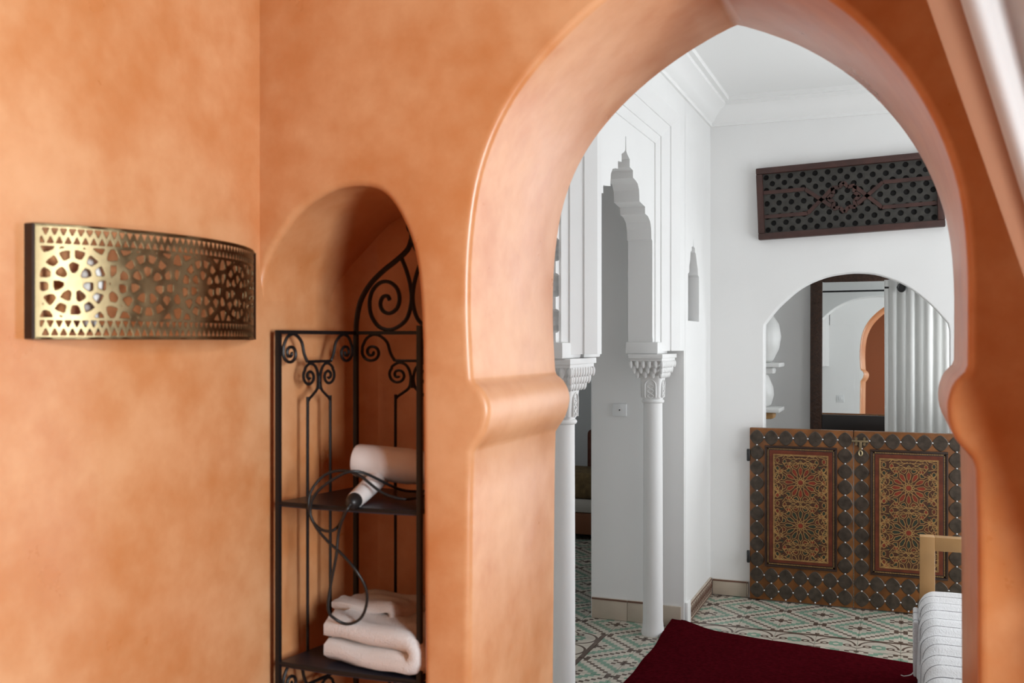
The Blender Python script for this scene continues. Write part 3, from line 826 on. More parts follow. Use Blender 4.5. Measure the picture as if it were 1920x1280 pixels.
def leaf(X0, label, hinge, latch, flip):
    Wd, Ht, yf, yb, zb = .572, .992, 5.898, 5.94, .006
    e = empty('gate_leaf', (X0 if hinge else X0+Wd, yb, zb), label, 'gate', 'painted gate leaves in the far archway')
    box('board', (X0+.001, yf, zb), (X0+Wd-.001, yb, zb+Ht), M['gatewood'], e, .003)
    # plates
    xs = [X0+.043+PX*k for k in range(7)]; zs = [zb+Ht-.053-PZ*k for k in range(11)]
    first = True
    for j, z in enumerate(zs):
        for i, x in enumerate(xs):
            if j in (0, 9, 10) or i in (0, 6):
                if j == 0 and False: continue
                o = bpy.data.objects.new('metal_plate', plate_me); COL.objects.link(o); o.parent = e
                o.location = Vector((x, yf, z))-e.location
    # orange diamonds between the two low rows stay bare board; nails
    bm = bmesh.new()
    def nail(x, z):
        r = bmesh.ops.create_uvsphere(bm, u_segments=8, v_segments=5, radius=.0058)
        for v in r['verts']: v.co = Vector((x+v.co.x, yf-.003+v.co.y*.8, z+v.co.z))
    for i in range(6):
        for j in (0, 9, 10): nail(xs[i]+PX/2, zs[j])
    for j in range(10):
        for i in (0, 6): nail(xs[i], zs[j]-PZ/2)
    for i in range(1, 6): nail(xs[i], zs[9]-PZ/2); nail(xs[i], zs[10]-PZ/2)
    n_ = finish('nails', bm, M['nail'], e, 60); n_['kind'] = 'stuff'
    # painted panel
    px0, px1, pz0, pz1 = X0+.088, X0+.486, zb+.196, zb+Ht-.098
    pan = box('panel', (px0, yf-.004, pz0), (px1, yf+.004, pz1), M['gatedark'], e, .001)
    f = .011
    for lo, hi in (((px0, pz0), (px1, pz0+f)), ((px0, pz1-f), (px1, pz1)), ((px0, pz0+f), (px0+f, pz1-f)), ((px1-f, pz0+f), (px1, pz1-f))):
        box('frame_moulding', (lo[0], yf-.012, lo[1]), (hi[0], yf, hi[1]), M['gatedark'], pan, .003)
    # bead strip
    bm = bmesh.new()
    a0, a1, c0, c1 = px0+.018, px1-.018, pz0+.018, pz1-.018
    def bead(x, z, h):
        d = .0032
        v = [bm.verts.new((x+p_*d, yf-.0062, z+q_*d)) for p_, q_ in ((-1.2, 0), (0, -1.2), (1.2, 0), (0, 1.2))]; bm.faces.new(v)
    n1 = int((a1-a0)/.0085); n2 = int((c1-c0)/.0085)
    for k in range(n1+1):
        for z in (c0, c1): bead(a0+(a1-a0)*k/n1, z, 1)
    for k in range(n2+1):
        for x in (a0, a1): bead(x, c0+(c1-c0)*k/n2, 0)
    bo = finish('bead_strip', bm, M['strap'], pan, 0, False); bo['kind'] = 'stuff'
    # red band and field
    g = .026
    box('red_band', (px0+g, yf-.0055, pz0+g), (px1-g, yf-.003, pz1-g), M['gatered'], pan)
    g = .048
    x0, x1, z0, z1 = px0+g, px1-g, pz0+g*.9, pz1-g
    fld = box('painted_field', (x0, yf-.007, z0), (x1, yf-.004, z1), M['petal_brown'], pan)
    bs = [bmesh.new() for _ in range(4)]
    pattern(*bs, x0, x1, z0, z1, yf-.0071)
    for b_, nm, m in zip(bs, ('strapwork', 'red_petals', 'green_petals', 'brown_petals'), ('strap', 'petal_red', 'petal_green', 'gatered')):
        for f_ in b_.faces:
            f_.normal_update()
        o = finish(nm, b_, M[m], pan, 0, nm == 'strapwork'); o['kind'] = 'stuff'
    if hinge:
        for z in (.25, .84):
            bm = bmesh.new(); lathe(bm, [(.008, -.035), (.010, -.03), (.010, .03), (.008, .035)], (X0-.006, yf-.002, z), 12)
            finish('hinge', bm, M['rubber'], e)
    if latch:
        # hasp across the two leaves
        la = empty('x', (0, 0, 0), '', '') if False else None
        bm = bmesh.new(); zt = zb+Ht-.056; xl = X0+.002
        bx(bm, (xl-.012, yf-.012, zt-.006), (xl+.075, yf-.006, zt+.006), .002)
        for dx in (.012, .055):
            lathe(bm, [(.007, -.004), (.008, .0), (.005, .004)], (xl+dx, yf-.012, zt+.016), 10, 'y'); lathe(bm, [(.007, -.004), (.008, .0), (.005, .004)], (xl+dx, yf-.012, zt-.016), 10, 'y')
            bx(bm, (xl+dx-.006, yf-.009, zt-.018), (xl+dx+.006, yf-.004, zt+.018), .001)
        lt = finish('latch', bm, M['latch'], e, 50)
        bm = bmesh.new()
        bx(bm, (xl+.028, yf-.016, zt-.055), (xl+.042, yf-.011, zt), .002)
        tube(bm, [(xl+.035+.009*math.cos(2*PI*k/16), yf-.014, zt-.066+.014*math.sin(2*PI*k/16)) for k in range(16)], .004, 6, True)
        finish('hasp_tongue', bm, M['latch'], lt, 50)
    return e
leaf(-.848, 'painted wooden gate leaf with star panel, hinged at the white left jamb', True, False, False)
leaf(-.274, 'painted wooden gate leaf with brass latch, partly behind the pine daybed frame', False, True, True)

# ------------------------------------------------------------------ dressing room behind the gate: mirror, curtain, vases
YM = 7.04
me_ = empty('wall_mirror', (-.25, 7.09, .86), 'tall mirror in a dark carved wooden frame reflecting the orange arch', 'mirror')
X0, X1, Z0, Z1 = -.604, .09, .86, 1.965; fr = .078
for nm, lo, hi, m in (('frame_side', (X0, Z0), (X0+fr, Z1), 'walnut'), ('frame_side', (X1-fr, Z0), (X1, Z1), 'walnut'), ('frame_top', (X0+fr, Z1-fr*.85), (X1-fr, Z1), 'walnut'), ('frame_bottom', (X0+fr, Z0), (X1-fr, Z0+.148), 'ebony')):
    bm = bmesh.new(); bx(bm, (lo[0], YM-.02, lo[1]), (hi[0], YM+.03, hi[1]), .008)
    f_ = finish(nm, bm, M[m], me_)
    if nm == 'frame_side':
        bm = bmesh.new(); n = 26; xc = (lo[0]+hi[0])/2
        for k in range(n):
            z = lo[1]+(k+.5)*(hi[1]-lo[1])/n; s = .018
            v = [bm.verts.new((xc+a*s, YM-.026+abs(a)*.0+abs(b)*.0, z+b*s)) for a, b in ((-1, 0), (0, -1), (1, 0), (0, 1))]
            u = [bm.verts.new((w_.co.x, YM-.019, w_.co.z)) for w_ in v]
            bm.faces.new(v)
            for q in range(4): bm.faces.new((v[q], v[(q+1) % 4], u[(q+1) % 4], u[q]))
        finish('carving', bm, M['walnut'], f_)
box('glass', (X0+fr-.005, YM-.004, Z0+.1), (X1-fr+.005, YM+.01, Z1-.06), M['mirror'], me_, 0, 0)
me_.rotation_euler = (math.radians(-1.4), 0, math.radians(-1.85))
me_.location.y -= .03

def curtain_sheet(fn, nu, nv, thick=0):
    bm = bmesh.new()
    g = [[bm.verts.new(fn(u/nu, v/nv)) for v in range(nv+1)] for u in range(nu+1)]
    for a in range(nu):
        for b in range(nv): bm.faces.new((g[a][b], g[a+1][b], g[a+1][b+1], g[a][b+1]))
    return bm
ce = empty('eyelet_curtain', (.1, 6.62, .05), 'pale linen eyelet curtain hanging beside the mirror', 'curtain')
CX0, CX1, CT = -.128, .34, 1.885
def cfn(u, v):
    ph = 2*PI*4.6*u
    return (CX0+(CX1-CX0)*u+.006*math.sin(ph*2+v), 6.62+.032*math.cos(ph)*(1-.15*v)+.006*math.sin(9*u+5*v), CT-(CT-.006)*v)
finish('fabric', curtain_sheet(cfn, 140, 20), M['curtain2'], ce, 180, False)
for x in (-.026, .085, .195, .30):
    bm = bmesh.new(); yr = 6.58
    tube(bm, [(x+.022*math.cos(2*PI*q/18), yr, 1.832+.025*math.sin(2*PI*q/18)) for q in range(18)], .0055, 6, True)
    lathe(bm, [(.001, -.002), (.021, -.002), (.021, .002), (.001, .002)], (x, yr+.004, 1.832), 18, 'y')
    finish('eyelet', bm, M['rubber'], ce)
re_ = empty('curtain_rod', (.1, 6.615, 1.83), 'thin black curtain rod carrying the linen curtain', 'curtain rod')
bm = bmesh.new(); tube(bm, [(-.125, 6.615, 1.835), (.415, 6.615, 1.835)], .006, 10); finish('rod', bm, M['rubber'], re_, 60)
bm = bmesh.new(); tube(bm, [(.405, 6.615, 1.835), (.42, 6.615, 1.835)], .016, 12); finish('wall_flange', bm, M['rubber'], re_, 60)
ra = empty('hanging_rail', (-.3, 6.12, 1.92), 'thin black rail seen as a line across the top of the mirror', 'rail')
bm = bmesh.new(); tube(bm, [(-1.02, 6.13, 1.925), (.42, 6.13, 1.925)], .007, 8); finish('bar', bm, M['rubber'], ra, 60)
for x in (-.85, .33): box('bracket', (x-.006, 6.06, 1.919), (x+.006, 6.13, 1.931), M['rubber'], ra)

def vase(loc, sc, label, prof):
    e = empty('vase', loc, label, 'vase', 'white vases on the dressing room shelves')
    bm = bmesh.new(); lathe(bm, [(r*sc, h*sc) for r, h in prof], loc, 28); finish('body', bm, M['vase'], e, 60)
    bm = bmesh.new(); lathe(bm, [(prof[-1][0]*sc*1.12, prof[-1][1]*sc-.006), (prof[-1][0]*sc*1.2, prof[-1][1]*sc), (prof[-1][0]*sc*.8, prof[-1][1]*sc+.003)], loc, 28); finish('rim', bm, M['vase'], e, 60)
XSV = -.862
sh = [(1.785, .13), (1.362, .155), (1.07, .12)]
for z, dpt in sh:
    e = empty('wall_shelf', (XSV, 6.72, z-.03), {1.785: 'small white shelf above the rounder white vase', 1.362: 'small white shelf between the two white vases', 1.07: 'small white shelf below the narrow white vase'}[z], 'shelf', 'small shelves in the dressing room')
    bm = bmesh.new(); bx(bm, (-1.02, 6.55, z-.028), (-.755, 6.85, z), .008); finish('board', bm, M['shelfwhite'], e)
    bm = bmesh.new(); bx(bm, (-1.02, 6.62, z-.075), (-.80, 6.78, z-.028), .02); finish('bracket', bm, M['pine'] if z != 1.362 else M['shelfwhite'], e)
vase((-.875, 6.68, 1.362), 1, 'rounded white ceramic vase on the upper shelf of the dressing room', [(.05, 0), (.07, .02), (.105, .09), (.118, .17), (.105, .25), (.07, .305), (.045, .33), (.05, .355)])
vase((-.905, 6.68, 1.07), 1, 'narrow white ceramic vase on the lower shelf of the dressing room', [(.055, 0), (.085, .02), (.102, .08), (.098, .13), (.07, .2), (.05, .225), (.055, .24)])

# ------------------------------------------------------------------ salon seen through the dark doorway
sb = empty('bench_sofa', (-2.2, 7.5, 0), 'low wooden bench sofa with pale mattress in the dark side room', 'sofa')
box('base', (-3.1, 7.2, .04), (-1.35, 7.95, .20), M['darkwood'], sb, .01)
for x in (-3.05, -2.2, -1.42): box('foot', (x, 7.25, 0), (x+.06, 7.9, .05), M['ebony'], sb, .004)
box('mattress', (-3.1, 7.2, .20), (-1.35, 7.95, .30), M['sheet'], sb, .03)
bm = bmesh.new(); bx(bm, (-2.75, 7.22, .30), (-1.75, 7.7, .50), .06, 4); tag(finish('seat_cushion', bm, M['sofa_gold']), 'dull gold seat cushion lying on the bench sofa mattress', 'cushion')
bm = bmesh.new(); bx(bm, (-2.405, 7.705, .303), (-1.8, 7.86, .79), .05, 4); tag(finish('back_cushion', bm, M['sofa_brown']), 'dark brown back cushion standing behind the gold one', 'cushion')

# ------------------------------------------------------------------ rug and daybed
rugc = [(-1.155, 2.75), (.32, 2.75), (.32, 4.925), (.04, 4.985), (-1.172, 5.222)]
def rug():
    bm = bmesh.new(); n = 26
    # rug as a warped quad grid with wavy edges
    A, B, C_, D = Vector((-1.155, 2.75)), Vector((.36, 2.75)), Vector((.36, 4.925)), Vector((-1.150, 5.215))
    top = []
    for i in range(n+1):
        row = []
        for j in range(2*n+1):
            u, v = i/n, j/(2*n); p = (A*(1-u)+B*u)*(1-v)+(D*(1-u)+C_*u)*v
            lift = .006*math.exp(-((u-0)**2+(1-v)**2)*90)*6
            z = .010+.003*math.sin(9*u+3*v)*math.sin(7*v)+lift
            e = min(u, 1-u, v, 1-v); z -= .005 if e == 0 else 0
            row.append(bm.verts.new((p.x+.003*math.sin(40*v)*(u in (0, 1)), p.y+.003*math.sin(35*u)*(v in (0, 1)), max(.004, z))))
        top.append(row)
    for i in range(n):
        for j in range(2*n): bm.faces.new((top[i][j], top[i+1][j], top[i+1][j+1], top[i][j+1]))
    edge = [e for e in bm.edges if e.is_boundary]
    r = bmesh.ops.extrude_edge_only(bm, edges=edge)
    for v in r['geom']:
        if isinstance(v, bmesh.types.BMVert): v.co.z = .0008
    return tag(finish('rug', bm, M['rug'], None, 70), 'plain dark red wool rug on the patterned tile floor', 'rug')
rug()

db = empty('daybed', (.45, 3.75, 0), 'light pine daybed frame at the right edge of the archway', 'daybed')
DX0, DX1, DY0, DY1 = .055, .86, 2.65, 4.78
for (x, y) in ((DX0, DY1-.06), (DX1-.062, DY1-.06)): box('post', (x, y, .012), (x+.062, y+.06, .645), M['pine'], db, .003)
for (x, y) in ((DX0, DY0), (DX1-.062, DY0)): box('leg', (x, y, .012), (x+.062, y+.06, .28), M['pine'], db, .003)
box('top_rail', (DX0+.062, DY1-.058, .585), (DX1-.062, DY1-.002, .645), M['pine'], db, .003)
box('lower_rail', (DX0+.062, DY1-.05, .16), (DX1-.062, DY1-.01, .24), M['pine'], db, .003)
for x in (DX0+.012, DX1-.05): box('side_rail', (x, DY0+.06, .17), (x+.03, DY1-.06, .25), M['pine'], db, .003)
for k in range(9):
    y = DY0+.15+k*.24; box('slat', (DX0+.042, y, .25), (DX1-.05, y+.07, .262), M['pine'], db)
bm = bmesh.new(); bx(bm, (DX0+.005, DY0+.02, .263), (DX1-.01, DY1-.065, .412), .05, 4)
tag(finish('mattress', bm, M['sheet']), 'daybed mattress under the white striped throw', 'mattress')
# throw: one sheet wrapped over the mattress, hanging on the aisle side
def throw_fn(u, v):
    y = DY0+.02+(DY1-.075-DY0-.02)*v
    # profile across: down the aisle side, round the edge, over the top
    s = u*1.02
    r = .062; hang = .20; zt = .424; xe = DX0-.004
    w1 = .004*math.sin(23*y+3*u)+.003*math.sin(51*y+8*u)
    if s < hang: x, z = xe-.006*(1-s/hang)+w1, zt-r-(hang-s)
    elif s < hang+r*PI/2:
        t = (s-hang)/r; x, z = xe+r*(1-math.cos(t))+w1*math.cos(t), zt-r+r*math.sin(t)+w1*math.sin(t)*.6
    else: x, z = xe+r+(s-hang-r*PI/2), zt+w1*.6
    end = (1-v)*(DY1-DY0)
    t2 = max(0, 1-end/.07); z -= .045*t2*t2 if z > zt-r else 0
    return (x, y+.003*math.sin(40*u), z)
bm = curtain_sheet(throw_fn, 110, 120)
th_ = empty('striped_throw', (DX0, 3.7, .2), 'white throw with thin dark stripes draped over the daybed', 'throw')
finish('cloth', bm, M['throw'], th_, 180, False)
bm = bmesh.new()
tube(bm, smooth_path([(DX0-.012, 4.66, .19), (DX0-.025, 4.64, .15), (DX0-.015, 4.61, .12), (DX0-.03, 4.56, .09), (DX0-.06, 4.53, .085), (DX0-.075, 4.52, .09)], 6), .0022, 6)
finish('loose_thread', bm, M['towel'], th_)
# second layer of the throw hem hanging lower at the far end
bm = bmesh.new(); bx(bm, (DX0-.028, 4.43, .115), (DX0-.006, 4.68, .345), .010, 3); finish('hem', bm, M['throw'], th_, 60)

# ------------------------------------------------------------------ foreground curtain by the arch
fc = empty('tied_curtain', (.5, 1.58, 1.05), 'white sheer curtain swept aside at the upper right, in front of the orange wall', 'curtain')
def fcn(u, v):
    tx, tz = -.127+1.15*u, 2.50; bx_, bz = .325+.16*u, 1.05
    sw = v+.10*math.sin(PI*v)*u
    x = tx+(bx_-tx)*sw; z = tz+(bz-tz)*v-.10*math.sin(PI*v)*u
    amp = .034*(1-.72*v)*min(1, u*9)
    y = 1.585+amp*math.sin(2*PI*9*u+.6)+.012*math.sin(2*PI*3.3*u)*(1-v)-.05*v*math.sin(PI*u)
    return (x, y, z)
finish('fabric', curtain_sheet(lambda u, v: fcn(.052+.948*u, v), 220, 40), M['curtain'], fc, 180, False)
finish('backlit_edge', curtain_sheet(lambda u, v: fcn(.053*u, v), 10, 40), M['band'], fc, 180, False)  # backlit show-through put into the colour of the leading edge
def fcn2(u, v):
    x = .325+.16*u+.05*v*(u-.5)+.03*v; z = 1.05-.95*v
    y = 1.585+(.0095+.02*v)*math.sin(2*PI*9*u+.6)-.0*v
    return (x, y, z)
finish('lower_fabric', curtain_sheet(fcn2, 160, 20), M['curtain'], fc, 180, False)
bm = bmesh.new(); tube(bm, [(.31+.19*.5+.115*math.cos(2*PI*k/24), 1.585+.055*math.sin(2*PI*k/24), 1.05) for k in range(24)], .014, 8, True)
finish('tieback', bm, M['curtain'], fc, 60)
rd = empty('curtain_rod', (.4, 1.585, 2.52), 'black iron curtain rod above the orange arch', 'curtain rod')
bm = bmesh.new(); tube(bm, [(-.35, 1.585, 2.515), (1.19, 1.585, 2.515)], .011, 10); finish('rod', bm, M['iron'], rd)
for x in (-.3, 1.1):
    bm = bmesh.new(); tube(bm, [(x, 1.585, 2.515), (x, 1.75, 2.515)], .008, 8); finish('bracket', bm, M['iron'], rd)

# ------------------------------------------------------------------ pierced brass sconce
def sconce():
    YA, YB, zb, zt, wx = 1.152, 1.712, 1.504, 1.682, -1.263
    e = empty('wall_sconce', (wx, (YA+YB)/2, zb), 'pierced brass half-round wall sconce on the orange wall', 'sconce')
    ch = YB-YA; sag = .098; so = .012
    R = (ch*ch/4+sag*sag)/(2*sag); th = math.asin(ch/2/R); L = 2*R*th; yc = (YA+YB)/2
    H = zt-zb
    random.seed(21)
    cells = []
    # medallions along the strip
    med = [(L*(k+.5)/5, H/2) for k in range(5)]
    pts = []
    for mx, mz in med:
        for rr, n in ((.0, 1), (.022, 7), (.046, 13)):
            for k in range(n):
                a = 2*PI*k/n+rr*30; pts.append((mx+rr*math.cos(a), mz+rr*math.sin(a)))
    for k in range(5+1):
        for dz in (-.046, -.02, 0.02, .046): pts.append((L*k/5+random.uniform(-.004, .004), H/2+dz))
    for k in range(5):
        for s in (-1, 1):
            for q in (-.04, .04): pts.append((L*(k+.5)/5+q, H/2+s*.055))
    nx, nz = 560, 150
    def solid(s, z):
        if s < .012 or s > L-.012 or z < .006 or z > H-.006: return True
        zz = min(z, H-z)
        if zz < .034:
            # border: two rows of small triangles
            if .029 < zz: return True
            if zz < .0175:
                c = (s/.013) % 1-.5; t = (zz-.0065)/.010
                return not (0 < t < 1 and abs(c) < .36*(1-t))
            c = (s/.013+.5) % 1-.5; t = (zz-.0185)/.0095
            return not (0 < t < 1 and abs(c) < .34*t)
        for mx, mz in med:
            r = math.hypot(s-mx, z-mz)
            if abs(r-.053) < .0032 or abs(r-.034) < .0022 or r < .008: return True
        d = sorted(((s-a)**2+(z-b)**2) for a, b in near[int(s/L*40)])[:2]
        return math.sqrt(d[1])-math.sqrt(d[0]) < .0085
    near = {k: [p_ for p_ in pts if abs(p_[0]-(k+.5)*L/40) < .055] or pts for k in range(-1, 42)}
    bm = bmesh.new(); V = {}
    def vert(i, j):
        if (i, j) not in V:
            s = L*i/nx; a = -th+s/R
            V[(i, j)] = bm.verts.new((wx+so+R*math.cos(a)-R*math.cos(th), yc+R*math.sin(a), zb+H*j/nz))
        return V[(i, j)]
    for i in range(nx):
        for j in range(nz):
            if solid(L*(i+.5)/nx, H*(j+.5)/nz): bm.faces.new((vert(i, j), vert(i+1, j), vert(i+1, j+1), vert(i, j+1)))
    # soften the stepped cut edges
    for _ in range(2):
        bmesh.ops.smooth_vert(bm, verts=[v for v in bm.verts if v.is_boundary and .004 < v.co.z-zb < H-.004], factor=.5, use_axis_x=True, use_axis_y=True, use_axis_z=True)
    sh_ = finish('pierced_shade', bm, M['brass'], e, 180)
    md = sh_.modifiers.new('thickness', 'SOLIDIFY'); md.thickness = .0012
    # rolled rims
    for z in (zb+.001, zt-.001):
        bm = bmesh.new(); tube(bm, [(wx+so+R*math.cos(-th+2*th*k/60)-R*math.cos(th), yc+R*math.sin(-th+2*th*k/60), z) for k in range(61)], .0022, 6); finish('rim', bm, M['brass'], e, 60)
    for y in (YA, YB):
        box('end_plate', (wx, y-.003, zb), (wx+so+.004, y+.003, zt), M['gatedark'], e)
    bm = bmesh.new(); lathe(bm, [(.012, 0), (.014, .02), (.014, .035)], (wx+.036, yc-.185, zb+.02), 16); so_ = finish('lamp_holder', bm, M['plastic'], e)
    bm = bmesh.new(); lathe(bm, [(.006, .03), (.013, .036), (.019, .055), (.021, .075), (.018, .095), (.010, .11), (.002, .116)], (wx+.036, yc-.185, zb+.02), 20); finish('bulb', bm, M['bulb'], e, 60)
    bm = bmesh.new(); bx(bm, (wx, yc-.2, zb+.012), (wx+.048, yc-.17, zb+.022), .002); finish('bracket', bm, M['gatedark'], e)
sconce()

# ------------------------------------------------------------------ wrought iron corner shelf in the niche
FL, BL, BR, FR = Vector((-1.236, 1.778, 0)), Vector((-1.196, 2.03, 0)), Vector((-.902, 2.03, 0)), Vector((-.904, 1.782, 0))
et = empty('iron_shelf', (-1.06, 1.9, 0), 'black wrought iron corner shelf with scrollwork standing in the niche', 'shelf')
ZT = 1.520
def post(p, top):
    bm = bmesh.new(); r = .0052
    bx(bm, (p.x-r, p.y-r, .0), (p.x+r, p.y+r, top), .001); finish('post', bm, M['iron'], et)
for p_, t in ((FL, ZT+.004), (BL, ZT+.004), (BR, ZT+.004), (FR, ZT+.012)): post(p_, t)
def spiral(c, r0, turns, a0, sgn, n=40):
    return [(c[0]+r0*(1-.86*k/n)*math.cos(a0+sgn*2*PI*turns*k/n), c[1]+r0*(1-.86*k/n)*math.sin(a0+sgn*2*PI*turns*k/n)) for k in range(n+1)]
def panel(P, Q, crest, low=True):
    d = (Q-P); W = d.length; d.normalize()
    W0 = .26; k_ = W/W0
    at = lambda s, z: P+d*(s*k_)+Vector((0, 0, z))
    bm = bmesh.new(); 
    tube(bm, [at(0, ZT), at(W0, ZT)], .0058, 4)
    fin = lambda nm, bm_: finish(nm, bm_, M['iron'], et, 50)
    fin('top_bar', bm)
    def scrollset(zt, rng):
        for m in (0, 1):
            X = (lambda s: s) if m == 0 else (lambda s: W0-s)
            # upper scroll and shoulder
            bm = bmesh.new()
            sp = spiral((.037, zt-.045), .023, 1.6, PI*.9, 1)
            pa = [(.14, zt-.064), (.095, zt-.064), (.088, zt-.060), (.080, zt-.045), (.073, zt-.022), (.058, zt-.008), (.042, zt-.004), (.026, zt-.012), (.016, zt-.03)]
            path = smooth_path([Vector((a, b, 0)) for a, b in pa+sp], 3)
            if rng != 'low': tube(bm, [at(X(q.x), q.y) for q in path], .0036, 6)
            # lower scroll turning into the long bar
            sp = spiral((.098, zt-.097), .021, 1.5, PI*.75, 1)
            pb = [(.092, rng if isinstance(rng, float) else .86), (.092, zt-.19), (.094, zt-.152), (.106, zt-.140), (.122, zt-.127), (.1265, zt-.112), (.1265, zt-.098), (.122, zt-.082), (.112, zt-.071), (.098, zt-.069), (.085, zt-.077)]
            path = smooth_path([Vector((a, b, 0)) for a, b in pb+sp], 3)
            tube(bm, [at(X(q.x), q.y) for q in path], .0034, 6)
            fin('scroll', bm)
        bm = bmesh.new(); 
        for z in (zt-.105, zt-.118): tube(bm, [at(.13, z-.008), at(.13, z+.008)], .0055, 6)
        fin('collar', bm)
    scrollset(ZT, .822)
    scrollset(.812, .06)
    if crest:
        for m in (0, 1):
            X = (lambda s: s) if m == 0 else (lambda s: W0-s)
            bm = bmesh.new()
            k2 = W0/.30
            pc = [(0, 0), (.002, .03), (.012, .072), (.036, .11), (.072, .142), (.108, .166), (.138, .190), (.149, .215)]
            tube(bm, [at(X(q.x*k2), ZT+q.y) for q in smooth_path([Vector((a, b, 0)) for a, b in pc], 5)], [.0062]*(len(pc)*5-4), 6)
            sp = spiral((.088, .072), .056, 2.1, PI*.28, -1, 60)
            pd = [(.120, .168), (.132, .145), (.141, .115), (.146, .09)]
            tube(bm, [at(X(q.x*k2), ZT+q.y) for q in smooth_path([Vector((a, b, 0)) for a, b in
                 [(.122, .172), (.136, .140), (.146, .105), (.148, .07), (.136, .032), (.11, .012), (.085, .007), (.06, .016), (.042, .04), (.037, .070), (.045, .098), (.066, .116), (.090, .117), (.110, .102), (.117, .078), (.110, .056), (.092, .045), (.074, .050), (.066, .066), (.072, .082), (.085, .085), (.091, .075)]], 5)], .0048, 6)
            fin('crest_scroll', bm)
        bm = bmesh.new(); c = at(W0/2, ZT+.243)
        r = bmesh.ops.create_uvsphere(bm, u_segments=14, v_segments=10, radius=.016)
        for v in r['verts']: v.co = Vector((v.co.x*.9, v.co.y*.9, v.co.z*1.1))+c
        tube(bm, [at(W0/2, ZT+.205), at(W0/2, ZT+.23)], .007, 8)
        fin('finial', bm)
panel(FL, BL, False); panel(BL, BR, True); panel(FR, BR, False)
for z in (1.158, .820, .35):
    bm = bmesh.new()
    # shelf board with a slightly bowed front edge
    pts = [FL+Vector((.004, 0, 0)), BL+Vector((.004, -.004, 0)), BR+Vector((-.004, -.004, 0)), FR+Vector((-.004, 0, 0))]
    fr_ = [pts[3].lerp(pts[0], k/8)+Vector((0, -.008*math.sin(PI*k/8), 0)) for k in range(1, 8)]
    pts = pts+fr_
    b = [bm.verts.new((p_.x, p_.y, z-.007)) for p_ in pts]; t = [bm.verts.new((p_.x, p_.y, z+.004)) for p_ in pts]; n = len(pts)
    bm.faces.new(t); bm.faces.new(b[::-1])
    for k in range(n): bm.faces.new((b[k], b[(k+1) % n], t[(k+1) % n], t[k]))
    finish('shelf_board', bm, M['shelf'], et, 30)
    bm = bmesh.new(); tube(bm, [FL+Vector((0, 0, z))]+[p_+Vector((0, 0, z)) for p_ in fr_[::-1]]+[FR+Vector((0, 0, z))], .0045, 6); finish('shelf_rail', bm, M['iron'], et)

# ------------------------------------------------------------------ hair dryer, cord, towel
hz = 1.162
hd = empty('hair_dryer', (-1.02, 1.93, hz), 'white hair dryer with black cable lying on the upper iron shelf', 'hair dryer')
bm = bmesh.new()
ax = Vector((.985, .12, -.08)).normalized(); st = Vector((-1.120, 1.905, hz+.078))
u_ = Vector((0, 0, 1)); u_ = (u_-ax*u_.dot(ax)).normalized(); v_ = ax.cross(u_)
rings = []
for r, h in ((.030, 0), (.034, -.001), (.036, .004), (.037, .03), (.038, .08), (.039, .12), (.036, .145), (.030, .17), (.026, .20)):
    rings.append([bm.verts.new(st+ax*h+u_*r*math.cos(2*PI*k/28)+v_*r*math.sin(2*PI*k/28)) for k in range(28)])
for A, B in zip(rings, rings[1:]):
    for k in range(28): bm.faces.new((A[k], A[(k+1) % 28], B[(k+1) % 28], B[k]))
bm.faces.new(rings[0]); bm.faces.new(rings[-1])
finish('barrel', bm, M['dryer'], hd, 50)
bm = bmesh.new()
h0 = st+ax*.055+Vector((0, 0, -.03)); h1 = Vector((-1.048, 1.775, hz+.014))
tube(bm, [h0, h0.lerp(h1, .4), h0.lerp(h1, .8), h1], [.021, .020, .019, .0175], 20); finish('handle', bm, M['dryer'], hd, 50)
bm = bmesh.new(); dd = (h1-h0).normalized()
tube(bm, [h1, h1+dd*.012, h1+dd*.022, h1+dd*.026], [.0165, .0155, .011, .006], 18); finish('cable_grommet', bm, M['rubber'], hd, 50)
hc = h1+dd*.024
# cable: from the grommet, coil on the shelf, long loop down to the towel
yq = 1.762
cable = [hc, hc+Vector((-.006, -.008, -.015)), (-1.078, yq, 1.115), (-1.085, yq, 1.06), (-1.098, yq, 1.0), (-1.104, yq, .95), (-1.098, yq+.02, .925), (-1.075, yq+.03, .915), (-1.045, yq+.03, .93), (-1.025, yq+.02, .965),
         (-1.022, yq+.01, 1.0), (-1.038, yq, 1.035), (-1.07, yq, 1.065), (-1.105, yq, 1.09), (-1.135, yq, 1.12), (-1.150, yq, 1.155), (-1.148, yq+.005, 1.19), (-1.125, yq+.02, 1.222), (-1.09, yq+.03, 1.232), (-1.05, yq+.03, 1.225),
         (-1.00, yq+.04, 1.19), (-.955, yq+.05, 1.178), (-.93, yq+.09, 1.18), (-.95, yq+.15, 1.18), (-1.0, yq+.12, 1.185), (-1.05, yq+.03, 1.232), (-1.10, yq+.01, 1.215), (-1.138, yq, 1.18), (-1.146, yq, 1.14), (-1.125, yq, 1.115), (-1.095, yq, 1.112), (-1.08, yq+.012, 1.13), (-1.075, yq+.03, 1.17)]
bm = bmesh.new(); tube(bm, smooth_path(cable, 7), .0031, 8); finish('cable', bm, M['rubber'], hd, 60)

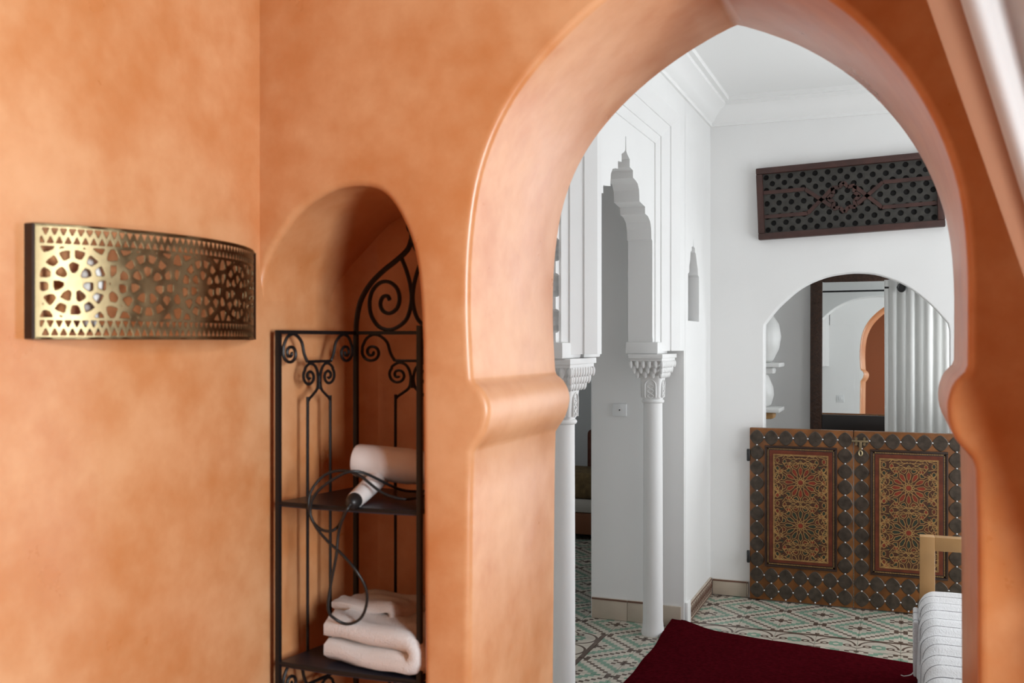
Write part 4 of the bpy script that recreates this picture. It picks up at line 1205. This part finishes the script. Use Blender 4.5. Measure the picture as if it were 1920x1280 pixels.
def towel():
    e = empty('folded_towel', (-1.06, 1.9, .825), 'folded white towel on the lower iron shelf', 'towel')
    # cross section: a strip folded over three times, swept along its width
    def strip(L, layers, t, x0):
        path = []
        for k in range(layers):
            z = t*(k+.55); a, b = (x0, x0+L) if k % 2 == 0 else (x0+L, x0)
            seg = [(a+(b-a)*q/6, z) for q in range(7)]; path += seg
            if k < layers-1:
                s = 1 if b > a else -1
                path += [(b+s*t*.5*math.sin(PI*q/5), z+t*.5*(1-math.cos(PI*q/5))) for q in range(1, 5)]
        return path
    def sweep(path, th, W, org, rz, tilt, nm, sag):
        bm = bmesh.new(); M4 = Matrix.Translation(org) @ Matrix.Rotation(rz, 4, 'Z') @ Matrix.Rotation(tilt, 4, 'Y')
        n = len(path); rows = []
        for j in range(13):
            v = j/12; w = (v-.5)*W; row = []
            up, dn = [], []
            for i, (a, b) in enumerate(path):
                p0 = Vector(path[max(0, i-1)]); p1 = Vector(path[min(n-1, i+1)]); t = (p1-p0).normalized(); nn = Vector((-t.y, t.x))
                wob = .003*math.sin(7*v+a*40)+.0025*math.sin(19*v+b*60+a*20)
                ee = 1-.5*max(0, abs(v-.5)*2-.85)/.15
                for lst, s in ((up, 1), (dn, -1)):
                    q = Vector((a, b))+nn*th*.5*s*ee
                    lst.append(bm.verts.new(M4 @ Vector((q.x, w, max(.0005, q.y+wob+sag*(a/.2)**2)))))
            rows.append(up+dn[::-1])
        m = len(rows[0])
        for A, B in zip(rows, rows[1:]):
            for k in range(m): bm.faces.new((A[k], A[(k+1) % m], B[(k+1) % m], B[k]))
        for R_ in (rows[0], rows[-1]):
            for k in range(n-1):
                f = (R_[k], R_[k+1], R_[m-2-k], R_[m-1-k]); bm.faces.new(f)
        return finish(nm, bm, M['towel'], e, 70)
    sweep(strip(.205, 2, .047, 0), .043, .20, Vector((-1.122, 1.895, .8255)), math.radians(-8), 0, 'folded_cloth', -.004)
    # loose outer flap lying behind at the left
    sweep(strip(.17, 2, .024, 0), .022, .12, Vector((-1.160, 1.955, .880)), math.radians(-16), math.radians(-6), 'loose_flap', 0)
towel()

for o in bpy.data.objects:
    if '_w' in o: del o['_w']
    if o.type == 'EMPTY': o.hide_render = False
